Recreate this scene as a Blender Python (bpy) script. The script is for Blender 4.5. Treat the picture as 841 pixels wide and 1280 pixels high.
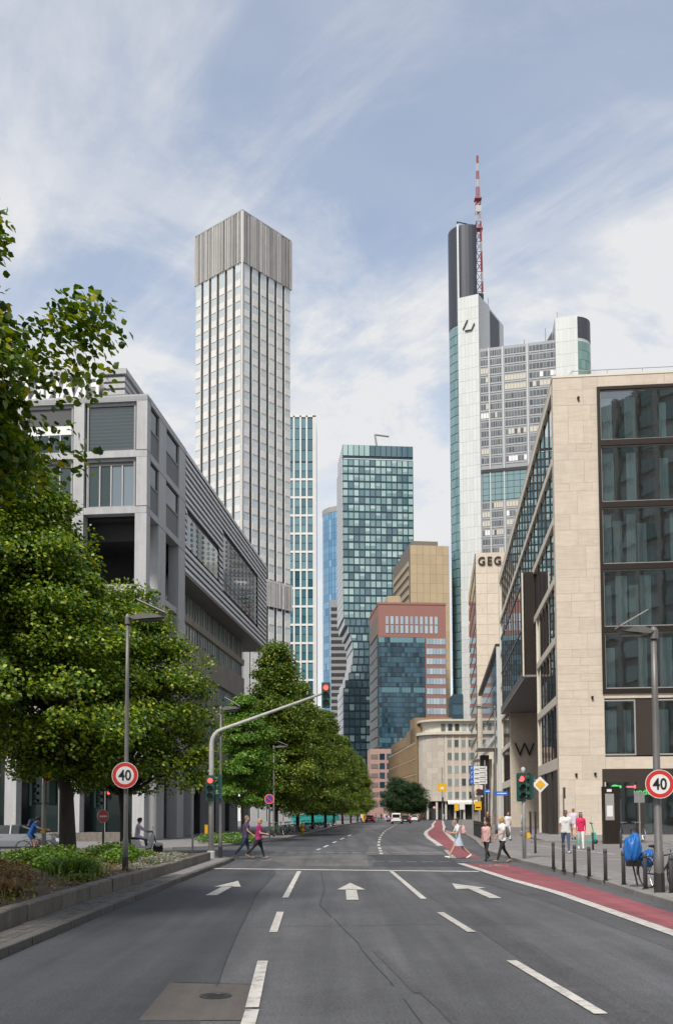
import bpy, bmesh, math, random
import numpy as np
from mathutils import Vector, Matrix
R = math.radians
sc = bpy.context.scene
for o in list(bpy.data.objects): bpy.data.objects.remove(o)
COL = sc.collection

# ---------------------------------------------------------------- camera
TILT, ROLL = R(3.5), R(0.2)
cd = bpy.data.cameras.new('camera'); cam = bpy.data.objects.new('camera', cd); COL.objects.link(cam)
cd.sensor_fit = 'HORIZONTAL'; cd.sensor_width = 24.0; cd.lens = 35.0
cd.shift_y = 0.3591; cd.clip_start = 0.2; cd.clip_end = 9000
_f = Vector((0, math.cos(TILT), math.sin(TILT))); _u = Vector((0, -math.sin(TILT), math.cos(TILT))); _r = Vector((1, 0, 0))
_rr = _r*math.cos(ROLL) - _u*math.sin(ROLL); _uu = _r*math.sin(ROLL) + _u*math.cos(ROLL)
cam.matrix_world = Matrix(((_rr.x, _uu.x, -_f.x, 0), (_rr.y, _uu.y, -_f.y, 0), (_rr.z, _uu.z, -_f.z, 1.85), (0, 0, 0, 1)))
sc.camera = cam

# ---------------------------------------------------------------- sky, sun, exposure
SUN_EL, SUN_AZ = R(52), R(203)      # azimuth measured from +Y clockwise: the sun stands behind the camera to the left
w = bpy.data.worlds.new('World'); sc.world = w; w.use_nodes = True
nt = w.node_tree; nt.nodes.clear()
def nd(t, kind, **kw):
    n = t.nodes.new(kind)
    for k, v in kw.items():
        if k in ('inp',):
            for i, x in v.items(): n.inputs[i].default_value = x
        else: setattr(n, k, v)
    return n
sky = nd(nt, 'ShaderNodeTexSky', sky_type='NISHITA', sun_disc=False, sun_elevation=SUN_EL, sun_rotation=SUN_AZ, air_density=1.0, dust_density=1.6, ozone_density=1.4)
tc = nd(nt, 'ShaderNodeTexCoord'); sx = nd(nt, 'ShaderNodeSeparateXYZ'); nt.links.new(tc.outputs['Generated'], sx.inputs[0])
def math_n(t, op, a, b=None, clamp=False):
    n = nd(t, 'ShaderNodeMath', operation=op); n.use_clamp = clamp
    for i, v in enumerate((a, b)):
        if v is None: continue
        if isinstance(v, (int, float)): n.inputs[i].default_value = v
        else: t.links.new(v, n.inputs[i])
    return n.outputs[0]
zz = math_n(nt, 'ADD', math_n(nt, 'MAXIMUM', sx.outputs['Z'], 0.0), 0.22)
cx_ = nd(nt, 'ShaderNodeCombineXYZ'); nt.links.new(math_n(nt, 'DIVIDE', sx.outputs['X'], zz), cx_.inputs[0]); nt.links.new(math_n(nt, 'DIVIDE', sx.outputs['Y'], zz), cx_.inputs[1])
def cloud(scale, rot, sc3, loc, detail, rough, dist, lo, hi):
    mp0 = nd(nt, 'ShaderNodeMapping'); mp0.inputs['Rotation'].default_value = (0, 0, R(rot)); mp0.inputs['Location'].default_value = loc
    mp = nd(nt, 'ShaderNodeMapping'); mp.inputs['Scale'].default_value = sc3
    nt.links.new(cx_.outputs[0], mp0.inputs[0]); nt.links.new(mp0.outputs[0], mp.inputs[0])
    n = nd(nt, 'ShaderNodeTexNoise', inp={'Scale': scale, 'Detail': detail, 'Roughness': rough, 'Distortion': dist}); nt.links.new(mp.outputs[0], n.inputs['Vector'])
    mr = nd(nt, 'ShaderNodeMapRange', interpolation_type='SMOOTHSTEP', inp={1: lo, 2: hi}); nt.links.new(n.outputs['Fac'], mr.inputs[0]); return mr.outputs[0]
veil = cloud(0.85, 20, (1, 1, 1), (3.1, 1.7, 0), 4, .55, .4, .30, .72)       # broad thin veil
wisp = cloud(1.25, 52, (0.36, 1.9, 1), (0.9, 4.2, 0), 9, .60, .7, .47, .66)  # stretched cirrus wisps
puff = cloud(3.0, 0, (1, 1, 1), (7.3, 2.2, 0), 8, .62, .35, .40, .66)        # fine mottling
low = nd(nt, 'ShaderNodeMapRange', interpolation_type='SMOOTHSTEP', inp={1: 0.68, 2: 0.36, 3: 0.0, 4: 1.0}); nt.links.new(sx.outputs['Z'], low.inputs[0])
lowc = math_n(nt, 'MULTIPLY', low.outputs[0], math_n(nt, 'ADD', math_n(nt, 'MULTIPLY', puff, .66), .34))
m = math_n(nt, 'ADD', math_n(nt, 'MULTIPLY', veil, .34), math_n(nt, 'MULTIPLY', wisp, .42))
m = math_n(nt, 'ADD', m, math_n(nt, 'MULTIPLY', lowc, 1.0)); m = math_n(nt, 'ADD', m, math_n(nt, 'MULTIPLY', puff, .16)); m = math_n(nt, 'ADD', math_n(nt, 'MULTIPLY', m, 1.0), .0); m = math_n(nt, 'MINIMUM', m, .97)
tint = nd(nt, 'ShaderNodeMixRGB', blend_type='MULTIPLY', inp={0: 1.0, 2: (1.85, 1.70, 1.56, 1)}); nt.links.new(sky.outputs[0], tint.inputs[1])
cm = nd(nt, 'ShaderNodeMixRGB', inp={2: (6.3, 6.36, 6.45, 1)}); nt.links.new(m, cm.inputs[0]); nt.links.new(tint.outputs[0], cm.inputs[1])
bg = nd(nt, 'ShaderNodeBackground', inp={1: 0.10}); nt.links.new(cm.outputs[0], bg.inputs[0])
wo = nd(nt, 'ShaderNodeOutputWorld'); nt.links.new(bg.outputs[0], wo.inputs[0])
sl = bpy.data.lights.new('sun', 'SUN'); sl.energy = 2.8; sl.angle = R(9); sl.color = (1, .95, .87)
so = bpy.data.objects.new('sun', sl); COL.objects.link(so)
_d = -Vector((math.sin(SUN_AZ)*math.cos(SUN_EL), math.cos(SUN_AZ)*math.cos(SUN_EL), math.sin(SUN_EL)))
so.rotation_euler = _d.to_track_quat('-Z', 'Y').to_euler(); so.location = (-20, -30, 60)
vs = sc.view_settings; vs.view_transform = 'Standard'; vs.look = 'None'; vs.gamma = 1.0; vs.use_curve_mapping = False; vs.exposure = 0.38
sc.cycles.max_bounces = 8; sc.cycles.transparent_max_bounces = 12

# ---------------------------------------------------------------- materials
MT = {}
def mat(name, col, rough=.65, metal=0., var=.12, scale=2.0, bump=0., bscale=40., spec=.5, rnd=0., big=.0, stretch=None, coat=0., streak=0., lane=0.):
    if name in MT: return MT[name]
    m = bpy.data.materials.new(name); m.use_nodes = True; t = m.node_tree; b = t.nodes['Principled BSDF']; MT[name] = m
    b.inputs['Roughness'].default_value = rough; b.inputs['Metallic'].default_value = metal; b.inputs['Specular IOR Level'].default_value = spec
    if coat: b.inputs['Coat Weight'].default_value = coat; b.inputs['Coat Roughness'].default_value = .05
    co = nd(t, 'ShaderNodeTexCoord'); vec = co.outputs['Object']
    oi = nd(t, 'ShaderNodeObjectInfo')
    off = nd(t, 'ShaderNodeVectorMath', operation='ADD'); t.links.new(vec, off.inputs[0])
    cxyz = nd(t, 'ShaderNodeCombineXYZ'); r9 = math_n(t, 'MULTIPLY', oi.outputs['Random'], 97.0)
    for i in range(3): t.links.new(r9, cxyz.inputs[i])
    t.links.new(cxyz.outputs[0], off.inputs[1]); vec = off.outputs[0]
    if stretch:
        mp = nd(t, 'ShaderNodeMapping'); mp.inputs['Scale'].default_value = stretch; t.links.new(vec, mp.inputs[0]); vec = mp.outputs[0]
    n = nd(t, 'ShaderNodeTexNoise', inp={'Scale': scale, 'Detail': 6, 'Roughness': .65}); t.links.new(vec, n.inputs['Vector'])
    f = math_n(t, 'ADD', math_n(t, 'MULTIPLY', math_n(t, 'SUBTRACT', n.outputs['Fac'], .5), var*3.2), 1.0)
    if big:
        n2 = nd(t, 'ShaderNodeTexNoise', inp={'Scale': scale*.11, 'Detail': 4, 'Roughness': .6}); t.links.new(co.outputs['Object'], n2.inputs['Vector'])
        f = math_n(t, 'MULTIPLY', f, math_n(t, 'ADD', math_n(t, 'MULTIPLY', math_n(t, 'SUBTRACT', n2.outputs['Fac'], .5), big*3.2), 1.0))
    if streak:
        mp = nd(t, 'ShaderNodeMapping'); mp.inputs['Scale'].default_value = (3.0, 3.0, .12); t.links.new(vec, mp.inputs[0])
        n3 = nd(t, 'ShaderNodeTexNoise', inp={'Scale': 1.2, 'Detail': 5, 'Roughness': .7}); t.links.new(mp.outputs[0], n3.inputs['Vector'])
        f = math_n(t, 'MULTIPLY', f, math_n(t, 'ADD', math_n(t, 'MULTIPLY', math_n(t, 'SUBTRACT', n3.outputs['Fac'], .5), streak*3), 1.0))
    if lane:      # wear and oil drawn out along the direction of travel, plus broad blotches
        for sc_,k_ in (((1.5, .055, 1), 1.0), ((.33, .22, 1), .8)):
            mp = nd(t, 'ShaderNodeMapping'); mp.inputs['Scale'].default_value = sc_; t.links.new(co.outputs['Object'], mp.inputs[0])
            n5 = nd(t, 'ShaderNodeTexNoise', inp={'Scale': 1.0, 'Detail': 6, 'Roughness': .62}); t.links.new(mp.outputs[0], n5.inputs['Vector'])
            f = math_n(t, 'MULTIPLY', f, math_n(t, 'ADD', math_n(t, 'MULTIPLY', math_n(t, 'SUBTRACT', n5.outputs['Fac'], .5), lane*k_*3), 1.0))
    if rnd: f = math_n(t, 'MULTIPLY', f, math_n(t, 'ADD', math_n(t, 'MULTIPLY', math_n(t, 'SUBTRACT', oi.outputs['Random'], .5), rnd*2), 1.0))
    mx = nd(t, 'ShaderNodeVectorMath', operation='SCALE'); mx.inputs[0].default_value = col[:3]; t.links.new(f, mx.inputs['Scale'])
    t.links.new(mx.outputs[0], b.inputs['Base Color'])
    if bump:
        n4 = nd(t, 'ShaderNodeTexNoise', inp={'Scale': bscale, 'Detail': 5, 'Roughness': .6}); t.links.new(vec, n4.inputs['Vector'])
        bp = nd(t, 'ShaderNodeBump', inp={'Strength': bump, 'Distance': .02}); t.links.new(n4.outputs['Fac'], bp.inputs['Height']); t.links.new(bp.outputs[0], b.inputs['Normal'])
    return m
def worn(name, col, under, cover=.60, soft=.10, scale=5., rough=.75, fade=.2):
    """paint worn through to the asphalt in patches"""
    m = bpy.data.materials.new(name); m.use_nodes = True; t = m.node_tree; b = t.nodes['Principled BSDF']; MT[name] = m; b.inputs['Roughness'].default_value = rough
    co = nd(t, 'ShaderNodeTexCoord')
    n = nd(t, 'ShaderNodeTexNoise', inp={'Scale': scale, 'Detail': 9, 'Roughness': .75}); t.links.new(co.outputs['Object'], n.inputs['Vector'])
    mr = nd(t, 'ShaderNodeMapRange', inp={1: cover-soft, 2: cover+soft}); t.links.new(n.outputs['Fac'], mr.inputs[0])
    n2 = nd(t, 'ShaderNodeTexNoise', inp={'Scale': .9, 'Detail': 6, 'Roughness': .65}); t.links.new(co.outputs['Object'], n2.inputs['Vector'])
    mp = nd(t, 'ShaderNodeMapping'); mp.inputs['Scale'].default_value = (2.2, .07, 1); t.links.new(co.outputs['Object'], mp.inputs[0])
    n3 = nd(t, 'ShaderNodeTexNoise', inp={'Scale': 1., 'Detail': 5}); t.links.new(mp.outputs[0], n3.inputs['Vector'])
    k = math_n(t, 'ADD', math_n(t, 'MULTIPLY', math_n(t, 'SUBTRACT', math_n(t, 'ADD', n2.outputs['Fac'], n3.outputs['Fac']), 1.0), fade*3), 1.0)
    sc_ = nd(t, 'ShaderNodeVectorMath', operation='SCALE'); sc_.inputs[0].default_value = col; t.links.new(k, sc_.inputs['Scale'])
    mx = nd(t, 'ShaderNodeMixRGB', inp={2: (*under, 1)}); t.links.new(mr.outputs[0], mx.inputs[0]); t.links.new(sc_.outputs[0], mx.inputs[1]); t.links.new(mx.outputs[0], b.inputs['Base Color'])
    bp = nd(t, 'ShaderNodeBump', inp={'Strength': .3, 'Distance': .02}); n4 = nd(t, 'ShaderNodeTexNoise', inp={'Scale': 120, 'Detail': 4}); t.links.new(co.outputs['Object'], n4.inputs['Vector']); t.links.new(n4.outputs['Fac'], bp.inputs['Height']); t.links.new(bp.outputs[0], b.inputs['Normal']); return m
def glow(name, col, s):
    m = bpy.data.materials.new(name); m.use_nodes = True; b = m.node_tree.nodes['Principled BSDF']; MT[name] = m
    b.inputs['Base Color'].default_value = (*[c*.5 for c in col], 1); b.inputs['Emission Color'].default_value = (*col, 1); b.inputs['Emission Strength'].default_value = s; return m
def glass(name, ca, cb, rough=.04, ior=1.9, scale=None, wob=.0):
    """opaque facade glass: dark body colour that differs pane by pane, mirror-like front"""
    m = bpy.data.materials.new(name); m.use_nodes = True; t = m.node_tree; b = t.nodes['Principled BSDF']; MT[name] = m
    oi = nd(t, 'ShaderNodeObjectInfo'); mx = nd(t, 'ShaderNodeMixRGB', inp={1: (*ca, 1), 2: (*cb, 1)})
    if scale:
        g = nd(t, 'ShaderNodeNewGeometry'); s = math_n(t, 'FRACT', math_n(t, 'ADD', g.outputs['Random Per Island'], oi.outputs['Random'])); t.links.new(s, mx.inputs[0])
    else: t.links.new(oi.outputs['Random'], mx.inputs[0])
    t.links.new(mx.outputs[0], b.inputs['Base Color']); b.inputs['Roughness'].default_value = rough; b.inputs['IOR'].default_value = ior
    if wob:
        co = nd(t, 'ShaderNodeTexCoord'); n = nd(t, 'ShaderNodeTexNoise', inp={'Scale': .35, 'Detail': 2}); t.links.new(co.outputs['Object'], n.inputs['Vector'])
        bp = nd(t, 'ShaderNodeBump', inp={'Strength': wob, 'Distance': .1}); t.links.new(n.outputs['Fac'], bp.inputs['Height']); t.links.new(bp.outputs[0], b.inputs['Normal'])
    return m
def seethrough(name, tint, ior=1.6, refl=.12, wob=.0):
    m = bpy.data.materials.new(name); m.use_nodes = True; t = m.node_tree; t.nodes.clear(); MT[name] = m
    tr = nd(t, 'ShaderNodeBsdfTransparent', inp={0: (*tint, 1)}); gl = nd(t, 'ShaderNodeBsdfGlossy', inp={0: (.92, .95, .97, 1), 1: .015})
    fr = nd(t, 'ShaderNodeFresnel', inp={0: ior}); mx = nd(t, 'ShaderNodeMixShader'); f = math_n(t, 'ADD', fr.outputs[0], refl, True)
    if wob:
        co = nd(t, 'ShaderNodeTexCoord'); n = nd(t, 'ShaderNodeTexNoise', inp={'Scale': .5, 'Detail': 2}); t.links.new(co.outputs['Object'], n.inputs['Vector'])
        bp = nd(t, 'ShaderNodeBump', inp={'Strength': wob, 'Distance': .1}); t.links.new(n.outputs['Fac'], bp.inputs['Height']); t.links.new(bp.outputs[0], gl.inputs['Normal'])
    t.links.new(f, mx.inputs[0]); t.links.new(tr.outputs[0], mx.inputs[1]); t.links.new(gl.outputs[0], mx.inputs[2])
    ou = nd(t, 'ShaderNodeOutputMaterial'); t.links.new(mx.outputs[0], ou.inputs[0]); return m
def leafmat(name, dark, midc, lite, yellow=None):
    m = bpy.data.materials.new(name); m.use_nodes = True; t = m.node_tree; t.nodes.clear(); MT[name] = m
    g = nd(t, 'ShaderNodeNewGeometry'); cr = nd(t, 'ShaderNodeValToRGB'); e = cr.color_ramp.elements
    e[0].position = 0; e[0].color = (*dark, 1); e[1].position = .55; e[1].color = (*midc, 1)
    x = e.new(.9); x.color = (*lite, 1)
    if yellow: x = e.new(.99); x.color = (*yellow, 1)
    t.links.new(g.outputs['Random Per Island'], cr.inputs[0])
    b = nd(t, 'ShaderNodeBsdfPrincipled'); b.inputs['Roughness'].default_value = .42; b.inputs['Specular IOR Level'].default_value = .45; t.links.new(cr.outputs[0], b.inputs['Base Color'])
    tl = nd(t, 'ShaderNodeBsdfTranslucent'); hs = nd(t, 'ShaderNodeHueSaturation', inp={'Hue': .485, 'Saturation': 1.15, 'Value': 1.5}); t.links.new(cr.outputs[0], hs.inputs['Color']); t.links.new(hs.outputs[0], tl.inputs[0])
    mx = nd(t, 'ShaderNodeMixShader', inp={0: .30}); t.links.new(b.outputs[0], mx.inputs[1]); t.links.new(tl.outputs[0], mx.inputs[2])
    ou = nd(t, 'ShaderNodeOutputMaterial'); t.links.new(mx.outputs[0], ou.inputs[0]); return m

# ---------------------------------------------------------------- mesh helpers
class MB:
    def __init__(s): s.v = []; s.f = []; s.m = []
    def add(s, vs, fs, mi=0):
        o = len(s.v); s.v += [tuple(p) for p in vs]; s.f += [tuple(i+o for i in f) for f in fs]; s.m += [mi]*len(fs); return s
    def box(s, x0, x1, y0, y1, z0, z1, mi=0):
        return s.add([(x0,y0,z0),(x1,y0,z0),(x1,y1,z0),(x0,y1,z0),(x0,y0,z1),(x1,y0,z1),(x1,y1,z1),(x0,y1,z1)], [(0,3,2,1),(4,5,6,7),(0,1,5,4),(1,2,6,5),(2,3,7,6),(3,0,4,7)], mi)
    def quad(s, a, b, c, d, mi=0): return s.add([a,b,c,d], [(0,1,2,3)], mi)
    def prism(s, poly, z0, z1, mi=0, top=None):
        n = len(poly); vs = [(x,y,z0) for x,y in poly] + [(x,y,(z1 if top is None else top[i])) for i,(x,y) in enumerate(poly)]
        return s.add(vs, [tuple(range(n-1,-1,-1)), tuple(range(n,2*n))] + [(i,(i+1)%n,n+(i+1)%n,n+i) for i in range(n)], mi)
    def sheet(s, poly, z, mi=0): return s.add([(x,y,z) for x,y in poly], [tuple(range(len(poly)))], mi)
    def xprism(s, poly, y0, y1, mi=0):
        """polygon in (x,z), extruded along y"""
        n = len(poly); vs = [(x,y0,z) for x,z in poly] + [(x,y1,z) for x,z in poly]
        return s.add(vs, [tuple(range(n)), tuple(range(2*n-1,n-1,-1))] + [((i+1)%n,i,n+i,n+(i+1)%n) for i in range(n)], mi)
    def tube(s, pts, rad, n=8, mi=0, cap=True):
        pts = [Vector(p) for p in pts]; k = len(pts)
        if isinstance(rad, (int,float)): rad = [rad]*k
        vs = []; prev = None
        for i,p in enumerate(pts):
            t = (pts[min(i+1,k-1)]-pts[max(i-1,0)]).normalized()
            if prev is None:
                a = Vector((0,0,1)) if abs(t.z) < .9 else Vector((1,0,0)); u = t.cross(a).normalized()
            else:
                u = (prev - t*prev.dot(t)); u = u.normalized() if u.length > 1e-6 else t.orthogonal().normalized()
            prev = u; v = t.cross(u)
            vs += [p + (u*math.cos(2*math.pi*j/n) + v*math.sin(2*math.pi*j/n))*rad[i] for j in range(n)]
        fs = [(i*n+j, i*n+(j+1)%n, (i+1)*n+(j+1)%n, (i+1)*n+j) for i in range(k-1) for j in range(n)]
        if cap: fs += [tuple(range(n-1,-1,-1)), tuple(range((k-1)*n, k*n))]
        return s.add(vs, fs, mi)
    def lathe(s, prof, n=16, mi=0, ax='z', c=(0,0,0)):
        vs = []
        for r,h in prof:
            for j in range(n):
                a = 2*math.pi*j/n; x,y = r*math.cos(a), r*math.sin(a)
                p = (x,y,h) if ax == 'z' else ((x,h,y) if ax == 'y' else (h,x,y)); vs.append((p[0]+c[0],p[1]+c[1],p[2]+c[2]))
        k = len(prof); fs = [(i*n+j, i*n+(j+1)%n, (i+1)*n+(j+1)%n, (i+1)*n+j) for i in range(k-1) for j in range(n)]
        fs += [tuple(range(n-1,-1,-1)), tuple(range((k-1)*n, k*n))]
        if ax == 'y': fs = [tuple(reversed(f)) for f in fs]
        return s.add(vs, fs, mi)
    def ell(s, c, r, M=None, nu=10, nv=7, mi=0):
        vs = []; fs = []
        for i in range(nv+1):
            th = math.pi*i/nv
            for j in range(nu):
                a = 2*math.pi*j/nu; p = Vector((r[0]*math.sin(th)*math.cos(a), r[1]*math.sin(th)*math.sin(a), -r[2]*math.cos(th)))
                if M is not None: p = M @ p
                vs.append(p + Vector(c))
        fs = [(i*nu+j, i*nu+(j+1)%nu, (i+1)*nu+(j+1)%nu, (i+1)*nu+j) for i in range(nv) for j in range(nu)]
        return s.add(vs, fs, mi)
    def mesh(s, name, mats, smooth=False):
        me = bpy.data.meshes.new(name); me.from_pydata(s.v, [], s.f)
        for m_ in (mats if isinstance(mats,(list,tuple)) else [mats]): me.materials.append(m_ if not isinstance(m_,str) else MT[m_])
        if len(me.materials) > 1: me.polygons.foreach_set('material_index', s.m)
        if smooth: me.polygons.foreach_set('use_smooth', [True]*len(me.polygons))
        me.update(); return me
    def build(s, name, mats, parent=None, loc=None, rz=0., smooth=False): return put(name, s.mesh(name, mats, smooth), parent, loc, rz)
def put(name, me, parent=None, loc=None, rz=0., rot=None, scale=None):
    o = bpy.data.objects.new(name, me); COL.objects.link(o)
    if parent is not None: o.parent = parent
    if loc is not None: o.location = loc
    if rot is not None: o.rotation_euler = rot
    elif rz: o.rotation_euler = (0,0,rz)
    if scale is not None: o.scale = scale
    return o
def thing(name, label, cat, loc=(0,0,0), rz=0., group=None):
    return tag(put(name, None, None, loc, rz), label, cat, group)
def tag(o, label, cat, group=None, kind=None):
    o['label'] = label; o['category'] = cat
    if group: o['group'] = group
    if kind: o['kind'] = kind
    return o
def struct(o): o['kind'] = 'structure'; return o
def copy_tree(o, parent=None):
    c = o.copy(); COL.objects.link(c); c.parent = parent
    for ch in KIDS.get(o.name, [k for k in o.children]): copy_tree(ch, c)
    return c
KIDS = {}
def npmesh(name, V, F, mats, smooth=False, mi=None):
    """V (n,3), F (m,k) all faces with k corners"""
    me = bpy.data.meshes.new(name); m_, k = F.shape
    me.vertices.add(len(V)); me.vertices.foreach_set('co', np.ascontiguousarray(V, dtype=np.float32).ravel())
    me.loops.add(m_*k); me.loops.foreach_set('vertex_index', np.ascontiguousarray(F, dtype=np.int32).ravel())
    me.polygons.add(m_); me.polygons.foreach_set('loop_start', np.arange(0, m_*k, k, dtype=np.int32))
    for x in (mats if isinstance(mats,(list,tuple)) else [mats]): me.materials.append(MT[x])
    if mi is not None: me.polygons.foreach_set('material_index', np.asarray(mi, dtype=np.int32))
    if smooth: me.polygons.foreach_set('use_smooth', [True]*m_)
    me.update(calc_edges=True); return me
def evalmesh(o, name):
    dg = bpy.context.evaluated_depsgraph_get(); dg.update(); me = bpy.data.meshes.new_from_object(o.evaluated_get(dg)); me.name = name; return me
def text_mesh(s, size, ext, m_, align='CENTER', spacing=1.0, offset=0.):
    cu = bpy.data.curves.new('lettering', 'FONT'); cu.body = s; cu.size = size; cu.extrude = ext; cu.align_x = align; cu.align_y = 'CENTER'; cu.space_character = spacing; cu.offset = offset; cu.resolution_u = 3
    o = bpy.data.objects.new('lettering', cu); COL.objects.link(o); me = evalmesh(o, 'lettering'); bpy.data.objects.remove(o); me.materials.clear(); me.materials.append(MT[m_]); return me
UPR = (R(90), 0, 0)      # text standing upright, read from -y
def strip(name, pts, wdt, z, m_, parent):
    """flat painted strip along a polyline"""
    L = []; Rr = []
    for i,p in enumerate(pts):
        a = Vector(pts[max(i-1,0)]); b = Vector(pts[min(i+1,len(pts)-1)]); t = (b-a).normalized(); n = Vector((-t.y,t.x))*wdt/2
        L.append(Vector(p)+n); Rr.append(Vector(p)-n)
    mb = MB()
    for i in range(len(pts)-1): mb.quad((*Rr[i],z),(*Rr[i+1],z),(*L[i+1],z),(*L[i],z))
    return mb.build(name, m_, parent)

# palette
mat('asphalt', (.079,.081,.085), .78, var=.95, scale=38, bump=.35, bscale=130, big=.16, lane=.55)
mat('asphalt_band', (.066,.066,.068), .74, var=.95, scale=38, bump=.35, bscale=130, big=.2, lane=.55)
mat('asphalt_dark', (.047,.049,.054), .72, var=.95, scale=38, bump=.35, bscale=130, big=.12, lane=.55)
mat('asphalt_light', (.112,.110,.107), .8, var=.18, scale=55, bump=.3, bscale=130, big=.16, lane=.55)
mat('asphalt_brown', (.088,.078,.070), .85, var=.25, scale=60, bump=.4, bscale=140, big=.12, lane=.55)
mat('tar', (.028,.028,.03), .5, var=.2)
worn('paint', (.50,.48,.44), (.12,.118,.115), .61, .12)
worn('paint_worn', (.42,.41,.385), (.11,.11,.11), .52, .12)
worn('red_lane', (.235,.064,.074), (.115,.08,.08), .66, .18, 3., .8, .42)
mat('paving', (.205,.195,.19), .85, var=.16, scale=12, bump=.3, bscale=60, big=.18)
mat('paving_grey', (.185,.172,.165), .85, var=.14, scale=10, bump=.3, bscale=60, big=.14)
mat('kerb_dark', (.105,.098,.09), .85, var=.3, scale=9, rnd=.16, bump=.3)
mat('kerb', (.215,.205,.19), .8, var=.2, scale=9, rnd=.12, bump=.25)
mat('gutter', (.10,.095,.088), .85, var=.35, scale=14, rnd=.22, bump=.6, bscale=30)
mat('wall_concrete', (.14,.125,.106), .9, var=.38, scale=5, rnd=.14, bump=.45, bscale=25, streak=.35)
mat('soil', (.075,.055,.04), .95, var=.4, scale=9, bump=1, bscale=18)
mat('ground', (.16,.155,.15), .9, big=.2)
mat('iron', (.05,.05,.05), .5, .6, var=.2)
mat('dark_metal', (.045,.044,.045), .45, .4, var=.12, scale=6)
mat('post_dark', (.085,.083,.085), .45, .3, var=.15, scale=5, streak=.2)
mat('pole_grey', (.34,.345,.34), .45, .55, var=.14, scale=4, streak=.25)
mat('pole_lamp', (.17,.165,.16), .5, .4, var=.16, scale=4, streak=.3)
mat('concrete_pole', (.42,.42,.40), .8, var=.14, scale=7, streak=.3)
mat('white', (.78,.78,.77), .5, var=.04)
mat('sign_white', (.72,.72,.71), .4, var=.03, scale=5); mat('sign_red', (.55,.035,.03), .4, var=.06); mat('black', (.012,.012,.013), .45, var=.1)
mat('sign_yellow', (.75,.42,.02), .4, var=.06); mat('sign_blue', (.02,.13,.5), .4, var=.08); mat('signal_green', (.018,.075,.062), .45, var=.12)
mat('rubber', (.02,.02,.021), .8, var=.15); mat('chrome', (.6,.6,.62), .22, .9, var=.05)
glow('lamp_red', (1.0,.06,.05), 3.2); glow('lamp_green', (.05,.9,.25), 2.0); glow('tail_red', (.8,.03,.02), .5)
mat('lens_dark', (.02,.025,.022), .25)
# ================================================================ THE SETTING
rng = random.Random(7)
g_ = MB(); g_.sheet([(-3000,-1500),(3000,-1500),(3000,5000),(-3000,5000)], -.03); struct(g_.build('ground', 'ground'))
road = MB()
for i in range(14):
    y0, y1 = -40+i*22.0, -40+(i+1)*22.0
    road.sheet([(-70,y0),(48,y0),(48,y1),(-70,y1)], 0)
road = struct(road.build('road', 'asphalt'))
def patch(name, poly, m_, z=.004): mb = MB(); mb.sheet(poly, z); return mb.build(name, m_, road)
patch('asphalt_patch', [(-4.3,-5),(-1.15,-5),(-1.22,9),(-1.29,10.6),(-1.53,15),(-1.62,18),(-1.83,22.3),(-1.89,30.5),(-2.1,33.2),(-4.3,33.2)], 'asphalt_dark')
patch('asphalt_patch', [(-1.83,10.84),(-1.78,8.9),(-.79,8.9),(-.86,10.7)], 'asphalt_brown', .0065)
patch('asphalt_patch', [(1.2,34.0),(5.0,34.0),(4.7,39),(4.9,43.2),(1.4,43.6),(1.6,39.6)], 'asphalt_dark')
patch('asphalt_patch', [(-3.4,42.6),(1.3,44.2),(1.8,55),(4.6,57),(5.2,49.6),(4.9,43.4),(1.35,43.8),(1.1,34.2),(-1.7,34.6)], 'asphalt_light')
patch('asphalt_patch', [(2.5,4),(3.05,4),(2.75,13),(2.5,22),(2.4,30),(2.1,30),(2.05,22),(2.3,13)], 'asphalt_band')
patch('asphalt_patch', [(4.9,4),(5.0,13),(4.75,21),(4.3,27),(3.6,30),(3.3,29),(3.95,25),(4.35,20),(4.5,13),(4.35,4)], 'asphalt_band')
strip('tyre_mark', [(.52,13.4),(.66,12.0),(.84,10.2)], .11, .0065, 'asphalt_band', road); strip('tyre_mark', [(.86,10.6),(1.0,9.4),(1.1,8.2)], .12, .0078, 'asphalt_band', road)
patch('asphalt_patch', [(-5.5,56),(-.6,54),(.6,72),(2.2,96),(-1.0,96),(-3.4,74)], 'asphalt_dark')
patch('asphalt_patch', [(-3,110),(3.6,108),(8.5,150),(3,150)], 'asphalt_light')
for pts, wd in (([(-.05,17.3),(.1,15.8),(.3,14.1),(.34,13.3),(.47,11.9),(.56,11.1),(.6,10.6)], .013), ([(.66,9.9),(.7,9.3),(.75,8.6),(.85,7.2)], .013), ([(-1.29,10.6),(-1.41,12.5),(-1.53,15.04),(-1.66,18),(-1.83,22.3),(-1.89,30.6)], .02),
                ([(-1.55,16.0),(-.6,16.25),(.3,16.2),(1.6,16.45),(3.2,16.4)], .018), ([(-1.8,10.9),(-.86,10.75)], .02), ([(-.1,17.6),(-.35,20),(-.3,24),(-.5,31)], .018)):
    strip('tar_seam', pts, wd, .0095, 'tar' if wd < .019 else 'asphalt_dark', road)
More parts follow.
